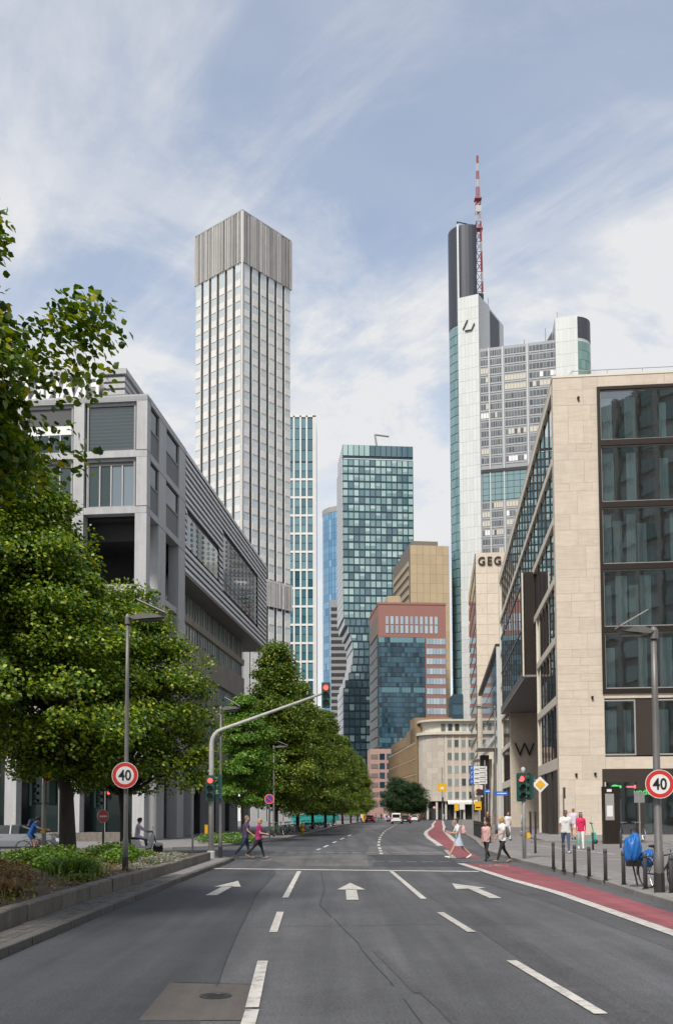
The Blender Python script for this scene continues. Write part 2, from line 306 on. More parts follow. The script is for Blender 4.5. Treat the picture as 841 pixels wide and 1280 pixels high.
# painted markings
def dash(x0,y0,x1,y1,wd=.13,m_='paint',nm='lane_dash'): strip(nm, [(x0,y0),(x1,y1)], wd, .0125, m_, road)
dash(-.75,7.6,-.80,9.35); dash(-.81,9.45,-.93,12.4); dash(-.99,15.35,-1.06,18.5); dash(-1.13,21.6,-1.2,31.4)
dash(2.41,9.1,2.17,12.35); dash(2.08,15.3,1.91,18.3); dash(1.86,21.2,1.72,31.2)
dash(-.68,1.5,-.72,4.6); dash(2.75,3.0,2.6,6.0)
strip('stop_line', [(-4.15,33.1),(0,32.0),(4.45,30.9)], .42, .0125, 'paint', road)
def arrow(x, y0, y1, lean=0.):
    L = y1-y0; mb = MB(); P_ = lambda u,v: (x+u+lean*v, y0+v*L, .0125)
    mb.quad(P_(-.13,0),P_(.13,0),P_(.13,.58),P_(-.13,.58)); mb.add([P_(-.34,.55),P_(.34,.55),P_(0,1)], [(0,1,2)]); return mb.build('lane_arrow', 'paint', road)
arrow(-2.84,22.3,27.0,.14); arrow(.33,21.0,26.1,.02); 
mb = MB(); x,y0 = 3.42,21.3
mb.quad((x-.13,y0,.0125),(x+.13,y0,.0125),(x+.02,y0+2.9,.0125),(x-.24,y0+2.9,.0125)); mb.add([(x-.55,y0+2.5,.0128),(x+.22,y0+2.9,.0128),(x-.42,y0+4.5,.0128)], [(0,1,2)]); mb.build('lane_arrow','paint',road)
for k in range(14):
    x = -3.6+k*.62
    dash(x, 38.3-.36*(x+3.6)/1.0*.42, x+.42, 38.3-.36*(x+4.02)*.42, .2, 'paint_worn', 'crossing_dash')
    if k % 2 == 0 or k < 6: dash(x, 44.6-.16*(x+3.6), x+.38, 44.6-.16*(x+3.98), .2, 'paint_worn', 'crossing_dash')
    dash(x, 46.9-.2*(x+3.6), x+.38, 46.9-.2*(x+3.98), .2, 'paint', 'crossing_dash')
cdl = [(2.0,44.2),(2.1,47.2),(2.2,50.2),(2.35,55.4),(2.6,61),(2.9,67),(3.2,73),(3.6,80),(4.1,88),(4.75,98),(5.5,108),(6.4,119),(7.4,132),(8.6,146),(10.0,160)]
for i in range(len(cdl)-1):
    a, b = Vector(cdl[i]), Vector(cdl[i+1]); dash(*a, *(a+(b-a)*.52), .16)
ldl = [(-1.0,49.5),(-.7,53.5),(-.25,61),(.25,69),(.9,79),(1.7,92)]
for i in range(len(ldl)-1):
    a, b = Vector(ldl[i]), Vector(ldl[i+1]); dash(*a, *(a+(b-a)*.45), .16)
# cycle lane
def between(name, A, B, m_, z, parent):
    mb = MB()
    for i in range(len(A)-1): mb.quad((*A[i],z),(*B[i],z),(*B[i+1],z),(*A[i+1],z))
    return struct(mb.build(name, m_, parent))
NL = [(5.1,3),(5.14,10),(5.12,15.2),(5.1,19),(5.07,22.7),(4.93,25),(4.78,27.3),(4.64,32),(4.50,35.9)]
NR = [(5.95,3),(6.0,10),(6.08,15.2),(6.16,19),(6.22,22.7),(6.24,25),(6.25,27.3),(6.2,32),(6.12,35.7)]
lane = between('cycle_lane', [(a+.1,b) for a,b in NL], NR, 'red_lane', .008, None)
strip('lane_edge_line', NL, .26, .0125, 'paint', lane)
FL = [(4.75,39.9),(5.05,44),(5.4,49),(5.78,55),(6.2,62),(6.75,72),(7.6,84),(8.8,97),(10.7,113),(12.7,130),(15.4,158),(18.6,188),(21,210),(22.6,226),(23.6,236)]
FR = [(5.96,39.6),(6.2,44),(6.62,49),(7.05,55),(7.56,62.4),(8.4,72),(9.5,84),(10.7,97),(12.3,113),(14.2,130),(17.1,158),(20.3,188),(22.7,210),(24.3,226),(25.3,236)]
lane2 = between('cycle_lane', [(a+.12,b) for a,b in FL], [(a-.12,b) for a,b in FR], 'red_lane', .008, None)
strip('lane_edge_line', FL[3:], .34, .0125, 'paint', lane2); strip('lane_edge_line', FR[4:], .34, .0125, 'paint', lane2); strip('lane_edge_line', FL[:3], .2, .0125, 'paint_worn', lane2)
# worn bicycle symbol in the lane
mb = MB()
for cx0,cy0 in ((5.15,34.2),(5.72,34.1)):
    for k in range(12):
        a,b = 2*math.pi*k/12, 2*math.pi*(k+1)/12; q = lambda t,r: (cx0+.2*r*math.cos(t), cy0+.5*r*math.sin(t), .0125)
        mb.quad(q(a,.75),q(a,1),q(b,1),q(b,.75))
for p,q in (((5.15,34.2),(5.35,34.95)),((5.35,34.95),(5.68,34.9)),((5.35,34.95),(5.45,34.2)),((5.72,34.1),(5.64,35.2)),((5.45,34.2),(5.66,34.9))):
    a,b = Vector(p),Vector(q); n = Vector((-(b-a).y,(b-a).x)).normalized()*.035; mb.quad((*(a-n),.0125),(*(b-n),.0125),(*(b+n),.0125),(*(a+n),.0125))
mb.build('bicycle_symbol','paint_worn',lane)
# pavements
KR = [(6.3,-12),(6.35,5),(6.42,12),(6.52,19.4),(6.7,24),(6.8,30.4),(6.72,35),(6.74,38),(6.95,45.4),(7.6,52),(8.75,62),(10.1,76),(12.2,98),(16.4,140),(21,180),(26,222),(30,252)]
pr = MB(); pr.prism([(a+.2,b) for a,b in KR]+[(80,252),(80,-12)], -.05, .12); pav_r = struct(pr.build('pavement','paving_grey'))
KLf = [(-45,50.6),(-12,50.2),(-9.2,50.5),(-7.5,52),(-6.3,55.5),(-5.1,61),(-3.95,67),(-2.8,82),(-.7,115),(.9,143),(3.9,180),(8.0,216),(9,228)]
pl = MB(); pl.prism([(-90,228),(-90,50.6)]+[(a-.2 if i > 2 else a,b+(.2 if i <= 2 else .1)) for i,(a,b) in enumerate(KLf)], -.05, .12); pav_l = struct(pl.build('pavement','paving'))
ISL = [(-4.32,-12),(-4.32,6),(-4.3,14),(-4.28,20),(-4.24,26),(-4.16,31),(-4.05,36),(-4.05,38.6),(-4.5,39.8),(-5.6,40.4),(-14,40.6),(-45,40.9)]
isl = MB(); isl.prism([(-90,-12)]+[(a-.16 if i < 8 else a,b if i < 8 else b-.16) for i,(a,b) in enumerate(ISL)]+[(-90,40.7)], -.05, .12); island = struct(isl.build('traffic_island','paving'))
def along(pts, step):
    """points every step metres along a polyline with headings"""
    out = []; d = 0.; nxt = 0.
    for i in range(len(pts)-1):
        a,b = Vector(pts[i]),Vector(pts[i+1]); L = (b-a).length
        while nxt <= d+L:
            out.append((a+(b-a)*((nxt-d)/L), math.atan2((b-a).y,(b-a).x))); nxt += step
        d += L
    return out
def stones(name, pts, step, wd, hgt, m_, parent, side=1, gap=.012, zb=0., jit=.006, lim=300):
    me = MB(); g = gap/2; b_ = .012
    poly = [(0,-.06),(0,hgt-b_),(b_*side,hgt),(wd*side,hgt),(wd*side,-.06)]
    me.add([(g,y,z) for y,z in poly]+[(step-g,y,z) for y,z in poly], [(0,1,6,5),(1,2,7,6),(2,3,8,7),(3,4,9,8),(4,3,2,1,0),(5,6,7,8,9)] if side < 0 else [(5,6,1,0),(6,7,2,1),(7,8,3,2),(8,9,4,3),(0,1,2,3,4),(9,8,7,6,5)])
    me = me.mesh(name, m_)
    for p,h_ in along(pts, step)[:lim]:
        put(name, me, parent, (p.x+rng.uniform(-jit,jit), p.y, zb+rng.uniform(-jit,jit)), h_)
stones('kerb_stone', KR[1:11], 1.0, .2, .13, 'kerb', pav_r, -1)
stones('kerb_stone', [p for p in KR[10:]], 3.0, .2, .13, 'kerb', pav_r, -1)
stones('kerb_stone', ISL[1:11], 1.0, .16, .13, 'kerb_dark', island, 1)
stones('kerb_stone', KLf[1:9], 1.2, .2, .13, 'kerb', pav_l, 1)
# strip of small light setts behind the right kerb
sett = [ (a+.22,b) for a,b in KR[3:9] ]
for row in range(4):
    stones('paving_sett', [(a+row*.27,b) for a,b in sett], .42, .25, .012, 'kerb', pav_r, -1, .018, .12, .002, 75)
# gutter setts between planter wall and kerb
for row in range(3):
    stones('paving_sett', [(-4.5-row*.17,9.0+row*.1),(-4.48-row*.17,20),(-4.4-row*.15,28)], .30, .16, .010, 'gutter', island, 1, .02, .12, .005, 66)
# white lines on the right-hand paved side street
for pts in ([(8.0,37.2),(10.3,35.9)],[(7.8,38.7),(11.2,38.6),(11.8,40.2)],[(10.4,51.5),(11.4,40.4)],[(8.9,52.5),(11.0,52.2)],[(8.2,47.2),(10.4,47.0)]): strip('pavement_line', pts, .16, .128, 'paint', pav_r)
# raised kerbed footway in front of the stone building
fw = MB(); fw.prism([(12.0,56.4),(60,53.2),(60,73),(13.6,73)], .1, .24); footway = struct(fw.build('footway','paving'))
stones('kerb_stone', [(60,53.1),(12.0,56.3)], 1.0, .2, .14, 'kerb', footway, -1, zb=.11)
# manhole
mh = MB(); mh.lathe([(.27,-.03),(.27,.011),(.215,.011),(.21,.006),(.0,.006)], 24)
for k in range(-3,4): mh.box(-.16+abs(k)*.02,.16-abs(k)*.02,k*.055-.012,k*.055+.012,.006,.010)
put('manhole_cover',mh.mesh('manhole_cover','iron'),road,(-1.23,10.05,.003),scale=(.6,.6,1))
# planter: walls of concrete blocks, soil
soil = MB()
nx, ny = 26, 60; P0 = [[None]*(ny+1) for _ in range(nx+1)]
for i in range(nx+1):
    for j in range(ny+1):
        y = 1+j*(34.6/ny); xr = -5.1+(.24*(y-21)/15 if y > 21 else 0); x = xr - i*(9.0/nx)
        P0[i][j] = (x,y,.33+.10*math.sin(i*.9+math.sin(j*.5))*math.cos(j*.6)*(1 if 0 < i else 0)+rng.uniform(-.025,.025)+.004*i)
vsl = [p for r_ in P0 for p in r_]
soil.add(vsl, [(i*(ny+1)+j,i*(ny+1)+j+1,(i+1)*(ny+1)+j+1,(i+1)*(ny+1)+j) for i in range(nx) for j in range(ny)])
struct(soil.build('planting_bed','soil',None,smooth=True))
wall = thing('planter_wall','low weathered concrete block wall edging the planted traffic island','wall',(-5.0,0,.12))
def wallblk(L): 
    me = MB(); me.add([(0.006,0,-.1),(L-.006,0,-.1),(L-.006,0,.265),(0.006,0,.265),(0.006,.02,.29),(L-.006,.02,.29),(L-.006,.2,.29),(0.006,.2,.29),(0.006,.2,-.1),(L-.006,.2,-.1)], [(0,1,2,3),(3,2,5,4),(4,5,6,7),(7,6,9,8),(0,3,4,7,8),(1,9,6,5,2)]); return me.mesh('concrete_block','wall_concrete')
wb = wallblk(1.0)
for p,h_ in along([(0,2),(0,21),(.24,36)], 1.0): put('concrete_block', wb, wall, (p.x+rng.uniform(-.008,.008), p.y, rng.uniform(-.012,.012)), h_)
for k in range(9): put('concrete_block', wb, wall, (.24-k*1.0,36.05+k*.02,0), math.pi)
# ================================================================ BUILDINGS
rng = random.Random(11)
mat('lime', (.555,.485,.395), .75, var=.14, scale=1.6, rnd=.05, streak=.10, bump=.12, bscale=9, stretch=(.5,.5,5), big=.0)
mat('lime_dark', (.46,.385,.29), .85, var=.1); mat('lime_pale', (.66,.60,.50), .7, var=.07, scale=2)
mat('bronze', (.035,.027,.023), .42, .5, var=.15, scale=3); mat('bronze_panel', (.05,.038,.032), .5, .3, var=.12, scale=2)
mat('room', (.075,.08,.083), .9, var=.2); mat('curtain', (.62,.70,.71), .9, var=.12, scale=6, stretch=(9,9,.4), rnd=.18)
mat('blind', (.17,.175,.18), .7, var=.1, scale=3, stretch=(1,1,30)); mat('frame_pale', (.40,.39,.36), .45, .4, var=.08)
seethrough('pane_clear', (.84,.90,.90), 1.5, .11, .04); seethrough('pane_side', (.35,.42,.43), 1.6, .22, .015)
mat('grey_stone', (.40,.405,.41), .6, var=.10, scale=1.5, rnd=.06, streak=.22); mat('grey_stone_dk', (.27,.28,.295), .6, var=.08, scale=1.5, streak=.15)
mat('slat', (.60,.595,.585), .45, .1, var=.08, scale=1.5, rnd=.05, stretch=(.3,.3,4)); mat('slat_back', (.035,.034,.034), .8)
mat('soffit', (.20,.19,.185), .7, var=.08); mat('brown_concrete', (.33,.29,.245), .85, var=.14, scale=.8, streak=.3, rnd=.06, bump=.2)
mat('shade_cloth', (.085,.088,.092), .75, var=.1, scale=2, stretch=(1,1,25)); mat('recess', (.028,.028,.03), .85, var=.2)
glass('glass_dark', (.012,.03,.032), (.03,.06,.065), .03, 1.75, wob=.03); glass('glass_sky', (.10,.14,.17), (.2,.26,.3), .04, 2.0)
glass('glass_shop', (.006,.012,.012), (.015,.03,.03), .04, 1.38); glass('glass_strip', (.20,.27,.25), (.60,.66,.62), .06, 1.7)

# ---------------------------------------------------------------- stone office building on the right
sb = thing('stone_office_building','cream limestone office building with tall dark-framed bays and a W on its entrance wall','building',(16.14,71.13,.12),R(-5.8))
HB = 34.0; XR = 30.
# core walls behind the facings (kept clear of the openings)
c = MB(); c.box(.3,3.4,.3,14.6,0,HB-.05); c.box(3.4,XR,7.0,14.6,0,HB-.05); c.box(3.4,XR,.3,7.0,33.3,HB-.05); c.box(3.4,XR,.3,7.0,9.95,10.25); c.box(3.4,XR,.3,7.0,4.9,5.6)
c.box(9.5,XR,14.6,63,0,HB-.05); c.box(3.4,9.5,14.6,63,15.2,HB-.05); c.box(.3,9.5,46.5,63,0,15.2); c.box(1.2,3.4,14.6,63,15.2,HB-.05); c.box(.3,1.2,62.4,63,15.2,HB-.05)
c.build('core_wall','lime_dark',sb)
def slab_facing(x0,x1,z0,z1,hrow,lens,parent,y=0.,axis='x',t_=.06,name='stone_panel',m_='lime',cache={}):
    z = z0; r = 0
    while z < z1-.05:
        hh = min(rng.choice(hrow), z1-z)
        if z1-z-hh < .35: hh = z1-z
        x = x0
        while x < x1-.02:
            L = rng.choice(lens)
            if x1-x-L < .5: L = x1-x
            L = min(L, x1-x); key = (round(L,2),round(hh,2),m_,t_)
            if key not in cache: cache[key] = MB().box(.005,L-.005,0,t_,.005,hh-.005).mesh(name,m_)
            dy = y+rng.uniform(-.004,.004)
            if axis == 'x': put(name,cache[key],parent,(x,dy,z))
            else: put(name,cache[key],parent,(dy,x+L,z),R(-90))
            x += L
        z += hh; r += 1
slab_facing(0,3.3,0,HB,[.6,1.18,1.18,1.75],[1.1,1.65,2.2],sb,0.0)
slab_facing(3.3,12,33.15,HB,[.85],[1.65,2.4],sb); slab_facing(3.3,12,9.98,10.32,[.34],[1.65,2.4],sb); slab_facing(3.3,12,4.86,5.74,[.88],[1.65,2.4,1.3],sb)
slab_facing(.08,1.0,0,HB,[1.18,1.75,2.4],[.92],sb,0.0,'y')
for z_a,z_b in ((33.15,HB),(9.98,10.32),(4.86,5.74)): MB().box(12,XR,0,.3,z_a,z_b).build('wall_band','lime',sb)
c = MB(); c.box(-.04,XR,-.04,.5,HB,HB+.16); c.box(-.04,.5,.5,63,HB,HB+.16); c.box(.5,XR,.5,63,HB-.05,HB+.05); c.build('parapet','lime_pale',sb)
# roof guard rail
c = MB()
for k in range(11): c.tube([(1.6+k*2.6,1.2,HB),(1.6+k*2.6,1.2,HB+1.0)],.025,6)
c.tube([(1.2,1.2,HB+.55),(1.6,1.2,HB+1.0),(XR,1.2,HB+1.0)],.03,6); c.tube([(1.6,1.2,HB+.5),(XR,1.2,HB+.5)],.02,6); c.build('guard_rail','pole_grey',sb)
# front bay: five storeys of big panes in a bronze frame
c = MB(); c.box(3.2,3.42,-.12,.6,10.32,33.15); c.box(3.42,XR,-.12,.6,32.92,33.15); c.box(3.42,XR,-.12,.6,10.32,10.68)
for z in (28.92,24.28,19.66,15.02): c.box(3.42,XR,-.12,.6,z-.22,z+.2)
c.build('bay_frame','bronze',sb)
fl = [(10.68,14.8),(15.22,19.44),(19.86,24.06),(24.48,28.7),(29.12,32.92)]
for (z0,z1) in fl:
    for k,(x0,x1) in enumerate([(3.42,10.9),(11.05,18.5)]):
        f = MB(); f.box(x0,x1,.06,.14,z0,z0+.09); f.box(x0,x1,.06,.14,z1-.07,z1); f.box(x0,x0+.07,.06,.14,z0+.09,z1-.07); f.box(x1-.07,x1,.06,.14,z0+.09,z1-.07); w_ = f.build('window','frame_pale',sb)
        MB().box(x0+.07,x1-.07,.09,.11,z0+.09,z1-.07).build('pane','pane_clear',w_)
    c = MB(); c.box(3.42,18.5,2.6,2.8,z0,z1); c.box(3.42,18.5,.6,2.6,z1-.25,z1-.05); c.box(3.42,18.5,.6,2.6,z0-.05,z0+.02)
    for q in range(7): x = 3.6+q*2.15; c.box(x+1.3,x+1.55,1.1,1.35,z0,z1)
    c.build('room','room',sb)
    x = 3.55
    while x < 12:
        L = rng.uniform(.45,.95); zt = z1-rng.choice([.3,.3,1.0,.8])
        cv = MB(); n = 8
        for i in range(n): cv.quad((x+L*i/n,.75+.05*(i%2),z0),(x+L*(i+1)/n,.75+.05*((i+1)%2),z0),(x+L*(i+1)/n,.75+.05*((i+1)%2),zt),(x+L*i/n,.75+.05*(i%2),zt))
        cv.build('curtain','curtain',sb); x += L+rng.choice([.12,.3,.9,1.7])
# second storey windows
c = MB(); c.box(3.1,XR,.1,.6,5.74,5.84); c.box(3.1,XR,.1,.6,9.88,9.98); c.box(3.1,3.2,.02,.6,5.84,9.88); c.build('window_surround','bronze',sb)
for x0,x1 in ((3.2,5.5),(6.9,9.2),(10.6,12.9)):
    f = MB(); f.box(x0,x1,.04,.12,5.84,5.95); f.box(x0,x1,.04,.12,9.78,9.88); f.box(x0,x0+.1,.04,.12,5.95,9.78); f.box(x1-.1,x1,.04,.12,5.95,9.78); w_ = f.build('window','frame_pale',sb)
    MB().box(x0+.1,x1-.1,.07,.09,5.95,9.78).build('pane','pane_clear',w_)
    MB().box(x1,x1+1.4,.02,.3,5.84,9.88).build('bronze_panel','bronze_panel',sb)
    for q,L in ((x0+.12,.95),(x0+1.6,.5)):
        cv = MB()
        for i in range(8): cv.quad((q+L*i/8,.75+.05*(i%2),5.9),(q+L*(i+1)/8,.75+.05*((i+1)%2),5.9),(q+L*(i+1)/8,.75+.05*((i+1)%2),9.2),(q+L*i/8,.75+.05*(i%2),9.2))
        cv.build('curtain','curtain',sb)
MB().box(3.4,XR,2.2,2.4,5.6,9.95).build('room','room',sb)
# shop front
c = MB(); c.box(3.05,XR,.0,.3,3.9,4.86); 
for x in (3.05,5.45,8.1,10.9): c.box(x,x+(.16 if x < 5 else .5),.0,.45,0,3.9)
c.build('shop_frame','bronze_panel',sb)
for x0,x1 in ((3.21,5.45),(5.95,8.1),(8.6,10.9),(11.4,14)): MB().box(x0,x1,.2,.22,.12,3.9).build('shop_window','pane_clear',sb)
c = MB(); c.box(3.2,14,3.2,3.4,0,4.5); c.box(3.2,14,.5,3.2,3.95,4.1); c.build('room','room',sb)
c = MB(); c.box(3.9,4.8,2.4,2.6,.6,2.7); c.box(6.2,6.9,2.0,2.2,.2,2.4); c.box(9.2,9.9,2.2,2.4,.4,2.6); c.build('shop_fitting','curtain',sb)
glow('neon_green', (.06,.62,.12), .9); glow('neon_pink', (.8,.18,.2), .6)
c = MB()
for k in range(10):
    a0,a1 = R(60+k*24),R(60+(k+1)*24); q = lambda a,r,y: (3.95+r*math.cos(a),y,3.3+r*math.sin(a))
    c.quad(q(a0,.24,.1),q(a1,.24,.1),q(a1,.42,.1),q(a0,.42,.1))
c.box(3.95,4.4,.09,.12,3.48,3.66); c.build('shop_sign','neon_green',sb)
put('shop_sign',text_mesh('vodel',.62,.02,'neon_green'),sb,(5.5+.42,-.06,3.18),rot=UPR); c = MB(); c.box(4.75,5.25,-.08,-.02,3.5,3.62); c.box(5.25,5.4,-.08,-.02,3.44,3.68); c.build('shop_sign','neon_pink',sb)
for x,z in ((1.2,4.5),(2.55,4.55),(1.85,32.4),(2.45,10.1)):
    c = MB(); c.box(x-.08,x+.08,-.22,.0,z-.05,z+.05); c.box(x-.04,x+.04,-.1,0,z-.22,z-.05); c.build('wall_lamp','bronze',sb)
# street side: glazing in bands along local y; bands of pale stone between
bands = [(33.2,34.0),(27.75,28.3),(23.2,23.75),(18.7,19.25),(14.25,14.8),(9.75,10.35),(4.9,5.75)]
def side_strip(y0,y1,z0,z1,step,xo=0.):
    n = max(1,round((y1-y0)/step)); st = (y1-y0)/n
    me = MB().box(0,.03,0.05,st-.05,0,z1-z0).mesh('pane','pane_side'); mu = MB().box(-.06,.12,-.05,.05,0,z1-z0).mesh('mullion','bronze')
    for k in range(n):
        put('pane',me,sb,(.16+xo,y0+k*st,z0)); put('mullion',mu,sb,(.16+xo,y0+k*st,z0))
MB().box(0,.3,1.0,14.4,*bands[6]).build('stone_band','lime_pale',sb); MB().box(0,.3,1.0,14.4,*bands[5]).build('stone_band','lime_pale',sb); MB().box(0,.3,1.0,14.4,*bands[4]).build('stone_band','lime_pale',sb)
for i in range(4): MB().box(-.02,.3,1.0,62,*bands[i]).build('stone_band','lime_pale',sb)
side_strip(1.0,62,28.3,33.2,3.05); side_strip(1.0,62,23.75,27.75,3.05)
side_strip(1.0,62,19.25,23.2,3.05); side_strip(1.0,14.4,14.8,18.7,2.2); side_strip(1.0,14.4,10.35,14.25,2.2); side_strip(1.0,14.4,5.75,9.75,2.2)
side_strip(47.5,62,14.8,18.7,2.4); side_strip(47.5,62,10.35,14.25,2.4); side_strip(47.5,62,5.75,9.75,2.4)
for i in (4,5,6): MB().box(0,.3,47.3,62,*bands[i]).build('stone_band','lime_pale',sb)
MB().box(0,.3,14.4,14.75,0,18.7).build('stone_edge','lime_pale',sb); MB().box(-.03,.5,62,63,0,HB).build('stone_edge','lime_pale',sb); MB().box(0,.3,46.9,47.4,0,14.3).build('stone_edge','lime_pale',sb)
MB().box(.8,1.0,1,14.5,.2,28.3).build('room','room',sb); MB().box(.8,1.0,47,62,.2,34).build('room','room',sb); MB().box(.8,1.0,14.5,62,19.3,34).build('room','room',sb)
for k in range(6): MB().box(.05+.1*(k%2),.35,1.1+k*2.2,3.15+k*2.2,.0,4.9).build('entrance_shutter','bronze_panel',sb)
for k in range(5): MB().box(.05+.1*(k%2),.35,47.5+k*2.7,50.1+k*2.7,.0,4.9).build('entrance_shutter','bronze_panel',sb)
# projecting glazed oriel over the recessed entrance
c = MB(); c.box(-.9,.5,17.2,48.5,13.9,14.65); c.build('oriel_sill','frame_pale' if False else 'bronze_panel',sb)
c = MB(); c.box(-.95,9.5,15.0,48.4,13.72,13.9); c.box(9.4,9.5,14.6,47,0,13.72); c.build('entrance_soffit','soffit',sb)
c = MB(); c.box(-1.05,.2,16.2,16.9,13.9,23.4); c.build('oriel_fin','bronze',sb)
MB().box(-1.07,-.95,15.95,16.2,13.9,23.3).build('fin_edge','lime_pale',sb)
me = MB().box(0,.03,.04,3.06,0,4.0).mesh('oriel_pane','pane_side'); mu = MB().box(-.05,.06,-.04,.04,0,8.3).mesh('oriel_mullion','bronze')
for k in range(10):
    for z in (14.65,18.85): put('oriel_pane',me,sb,(-.8,17.2+k*3.1,z))
    put('oriel_mullion',mu,sb,(-.8,17.2+k*3.1,14.65))
c = MB(); c.box(-.86,.3,17.2,48.4,22.85,23.2); c.box(-.86,-.74,17.2,48.4,18.65,18.85); c.build('oriel_rail','bronze',sb); MB().box(-.1,.1,17,48,14.65,22.85).build('room','room',sb)
# entrance wall carrying the W
slab_facing(.02,7.6,0,13.7,[1.15,1.15,1.7],[1.9,2.8],sb,46.4,'x',.1)
put('wall_letter',text_mesh('W',2.35,.08,'bronze',offset=-.03),sb,(1.65,46.2,9.15),rot=UPR)
c = MB(); c.box(1.2,9.4,14.7,14.8,0,13.7); c.box(.3,9.4,14.62,14.7,0,13.72); c.build('entrance_side_wall','lime_dark',sb)

# ---------------------------------------------------------------- grey office building on the left
gb = thing('grey_office_building','grey stone-framed office building with louvred upper box and letters on its roof','building',(-12.35,63.0,.12),R(-5.8))
XL = -32.
c = MB(); c.box(XL,-.9,1.6,46,20,29.0); c.box(XL,-6,9,46,0,20); c.build('core_wall','recess',gb)
c = MB(); c.box(XL,0,0.02,46,29.0,29.27); c.build('roof_slab','grey_stone_dk',gb)
cols = [0,-4.27,-8.54,-12.81,-17.08,-21.35,-25.62]
pier = {}
def pc(w_,d_,h_,m_='grey_stone'):
    k = (w_,d_,round(h_,2),m_)
    if k not in pier: pier[k] = MB().box(0,w_,0,d_,0.01,h_-.01).mesh('stone_pier',m_)
    return pier[k]
lv = [(21.9,25.2-.46+.0),(25.66,28.92)]
for x in cols:
    put('stone_pier',pc(.72,.8,3.28),gb,(x-.72,0,21.88)); put('stone_pier',pc(.72,.8,3.28),gb,(x-.72,0,25.64)); 
    put('stone_pier',pc(.78,.85,21.4),gb,(x-.78,.0,0))
for k in range(len(cols)-1):
    for z in (21.42,25.18,28.94):
        o = put('stone_beam',MB().box(.012,4.258,0,.7,0,.44).mesh('stone_beam','grey_stone') if (k,z) == (0,21.42) else bpy.data.meshes['stone_beam'],gb,(cols[k+1],.03,z))
    # windows of the two upper storeys
    for q,z in enumerate((21.86,25.62)):
        x0,x1 = cols[k+1]+.12,cols[k]-.84
        f = MB(); f.box(x0,x1,.22,.4,z,z+.12); f.box(x0,x1,.22,.4,z+3.1,z+3.3); f.box(x0,x0+.12,.22,.4,z+.12,z+3.1); f.box(x1-.12,x1,.22,.4,z+.12,z+3.1)
        w_ = f.build('window','grey_stone_dk',gb)
        if q == 1 and k == 0: 
            MB().box(x0+.12,x1-.12,.33,.35,z+.12,z+3.1).build('pane','glass_dark',w_); [MB().box(x0+.12,x1-.12,.325,.33,z+.2+q_*.24,z+.28+q_*.24).build('blind_slat','shade_cloth',w_) for q_ in range(12)]
        else:
            n = 4; ww = (x1-x0-.24)/n
            for i in range(n):
                MB().box(x0+.12+i*ww+.04,x0+.12+(i+1)*ww-.04,.36,.38,z+.12,z+2.85 if q == 0 else z+1.35).build('pane','glass_sky' if (q == 0 and k == 0 and i > 1) else 'glass_dark',w_)
                MB().box(x0+.12+i*ww-.04,x0+.12+i*ww+.04,.26,.42,z+.12,z+2.85 if q == 0 else z+1.35).build('mullion','grey_stone',w_)
            if q == 0: MB().box(x0+.12,x1-.12,.3,.5,z+2.85,z+3.1).build('blind','shade_cloth',w_)
            else:
                MB().box(x0+.12,x1-.12,.34,.5,z+1.35,z+2.0).build('spandrel_panel','white',w_); MB().box(x0+.12,x1-.12,.3,.42,z+2.0,z+3.1).build('blind','shade_cloth',w_)
# open loggia below: horizontal rails, back wall, lower glazing
c = MB(); c.box(XL,-.4,5.5,5.8,0,21.4); c.box(XL,-1.0,.9,5.6,21.2,21.42); c.build('loggia_back','recess',gb)
for k in range(len(cols)-1):
    MB().box(cols[k+1]+.01,cols[k]-.79,.2,.5,16.35,16.75).build('stone_beam','grey_stone',gb)
    MB().box(cols[k+1]+.01,cols[k]-.79,.2,.5,8.2,8.8).build('stone_beam','grey_stone',gb)
    for i in range(4): MB().box(cols[k+1]+.1+i*.85,cols[k+1]+.88+i*.85,1.2,1.23,9.0,16.2).build('pane','glass_shop',gb)
    for i in range(3): MB().box(cols[k+1]+.1+i*1.13,cols[k+1]+1.15+i*1.13,1.6,1.63,.6,8.0).build('pane','glass_shop',gb)
    for i in (1,2): MB().box(cols[k+1]+.04+i*1.13,cols[k+1]+.1+i*1.13,1.4,1.62,.3,8.2).build('mullion','pole_grey',gb)
c = MB(); c.box(-26,-.9,-.9,1.4,0,.55); c.build('plinth','wall_concrete',gb)
# street side (local x = 0): pillars and recessed shaded windows
for y0,y1 in ((2.85,4.65),(8.1,9.95)):
    for z in (21.88,25.64): MB().box(-.75,-.01,y0,y1,z,z+3.28).build('stone_pier','grey_stone',gb)
    MB().box(-.78,-.01,y0,y1,0,21.4).build('stone_pier','grey_stone',gb)
for z in (21.42,25.18,28.94):
    MB().box(-.7,.01,.72,9.95,z,z+.44).build('stone_beam','grey_stone',gb)
for y0,y1 in ((.85,2.85),(4.65,8.1)):
    for z in (21.86,25.62):
        MB().box(-.2,-.14,y0,y1,z+1.75,z+3.3).build('window','glass_shop',gb); MB().box(-.2,-.12,y0,y1,z,z+1.75).build('blind','blind',gb); MB().box(-.18,-.06,y0,y1,z+1.7,z+1.8).build('window_rail','grey_stone_dk',gb)
    MB().box(-.5,-.1,y0,y1,16.35,16.75).build('stone_beam','grey_stone',gb)
    for i in range(3): MB().box(-1.6,-1.57,y0+.05+(y1-y0)/3*i,y0+(y1-y0)/3*(i+1),9.0,16.2).build('pane','glass_dark' if i else 'glass_strip',gb)
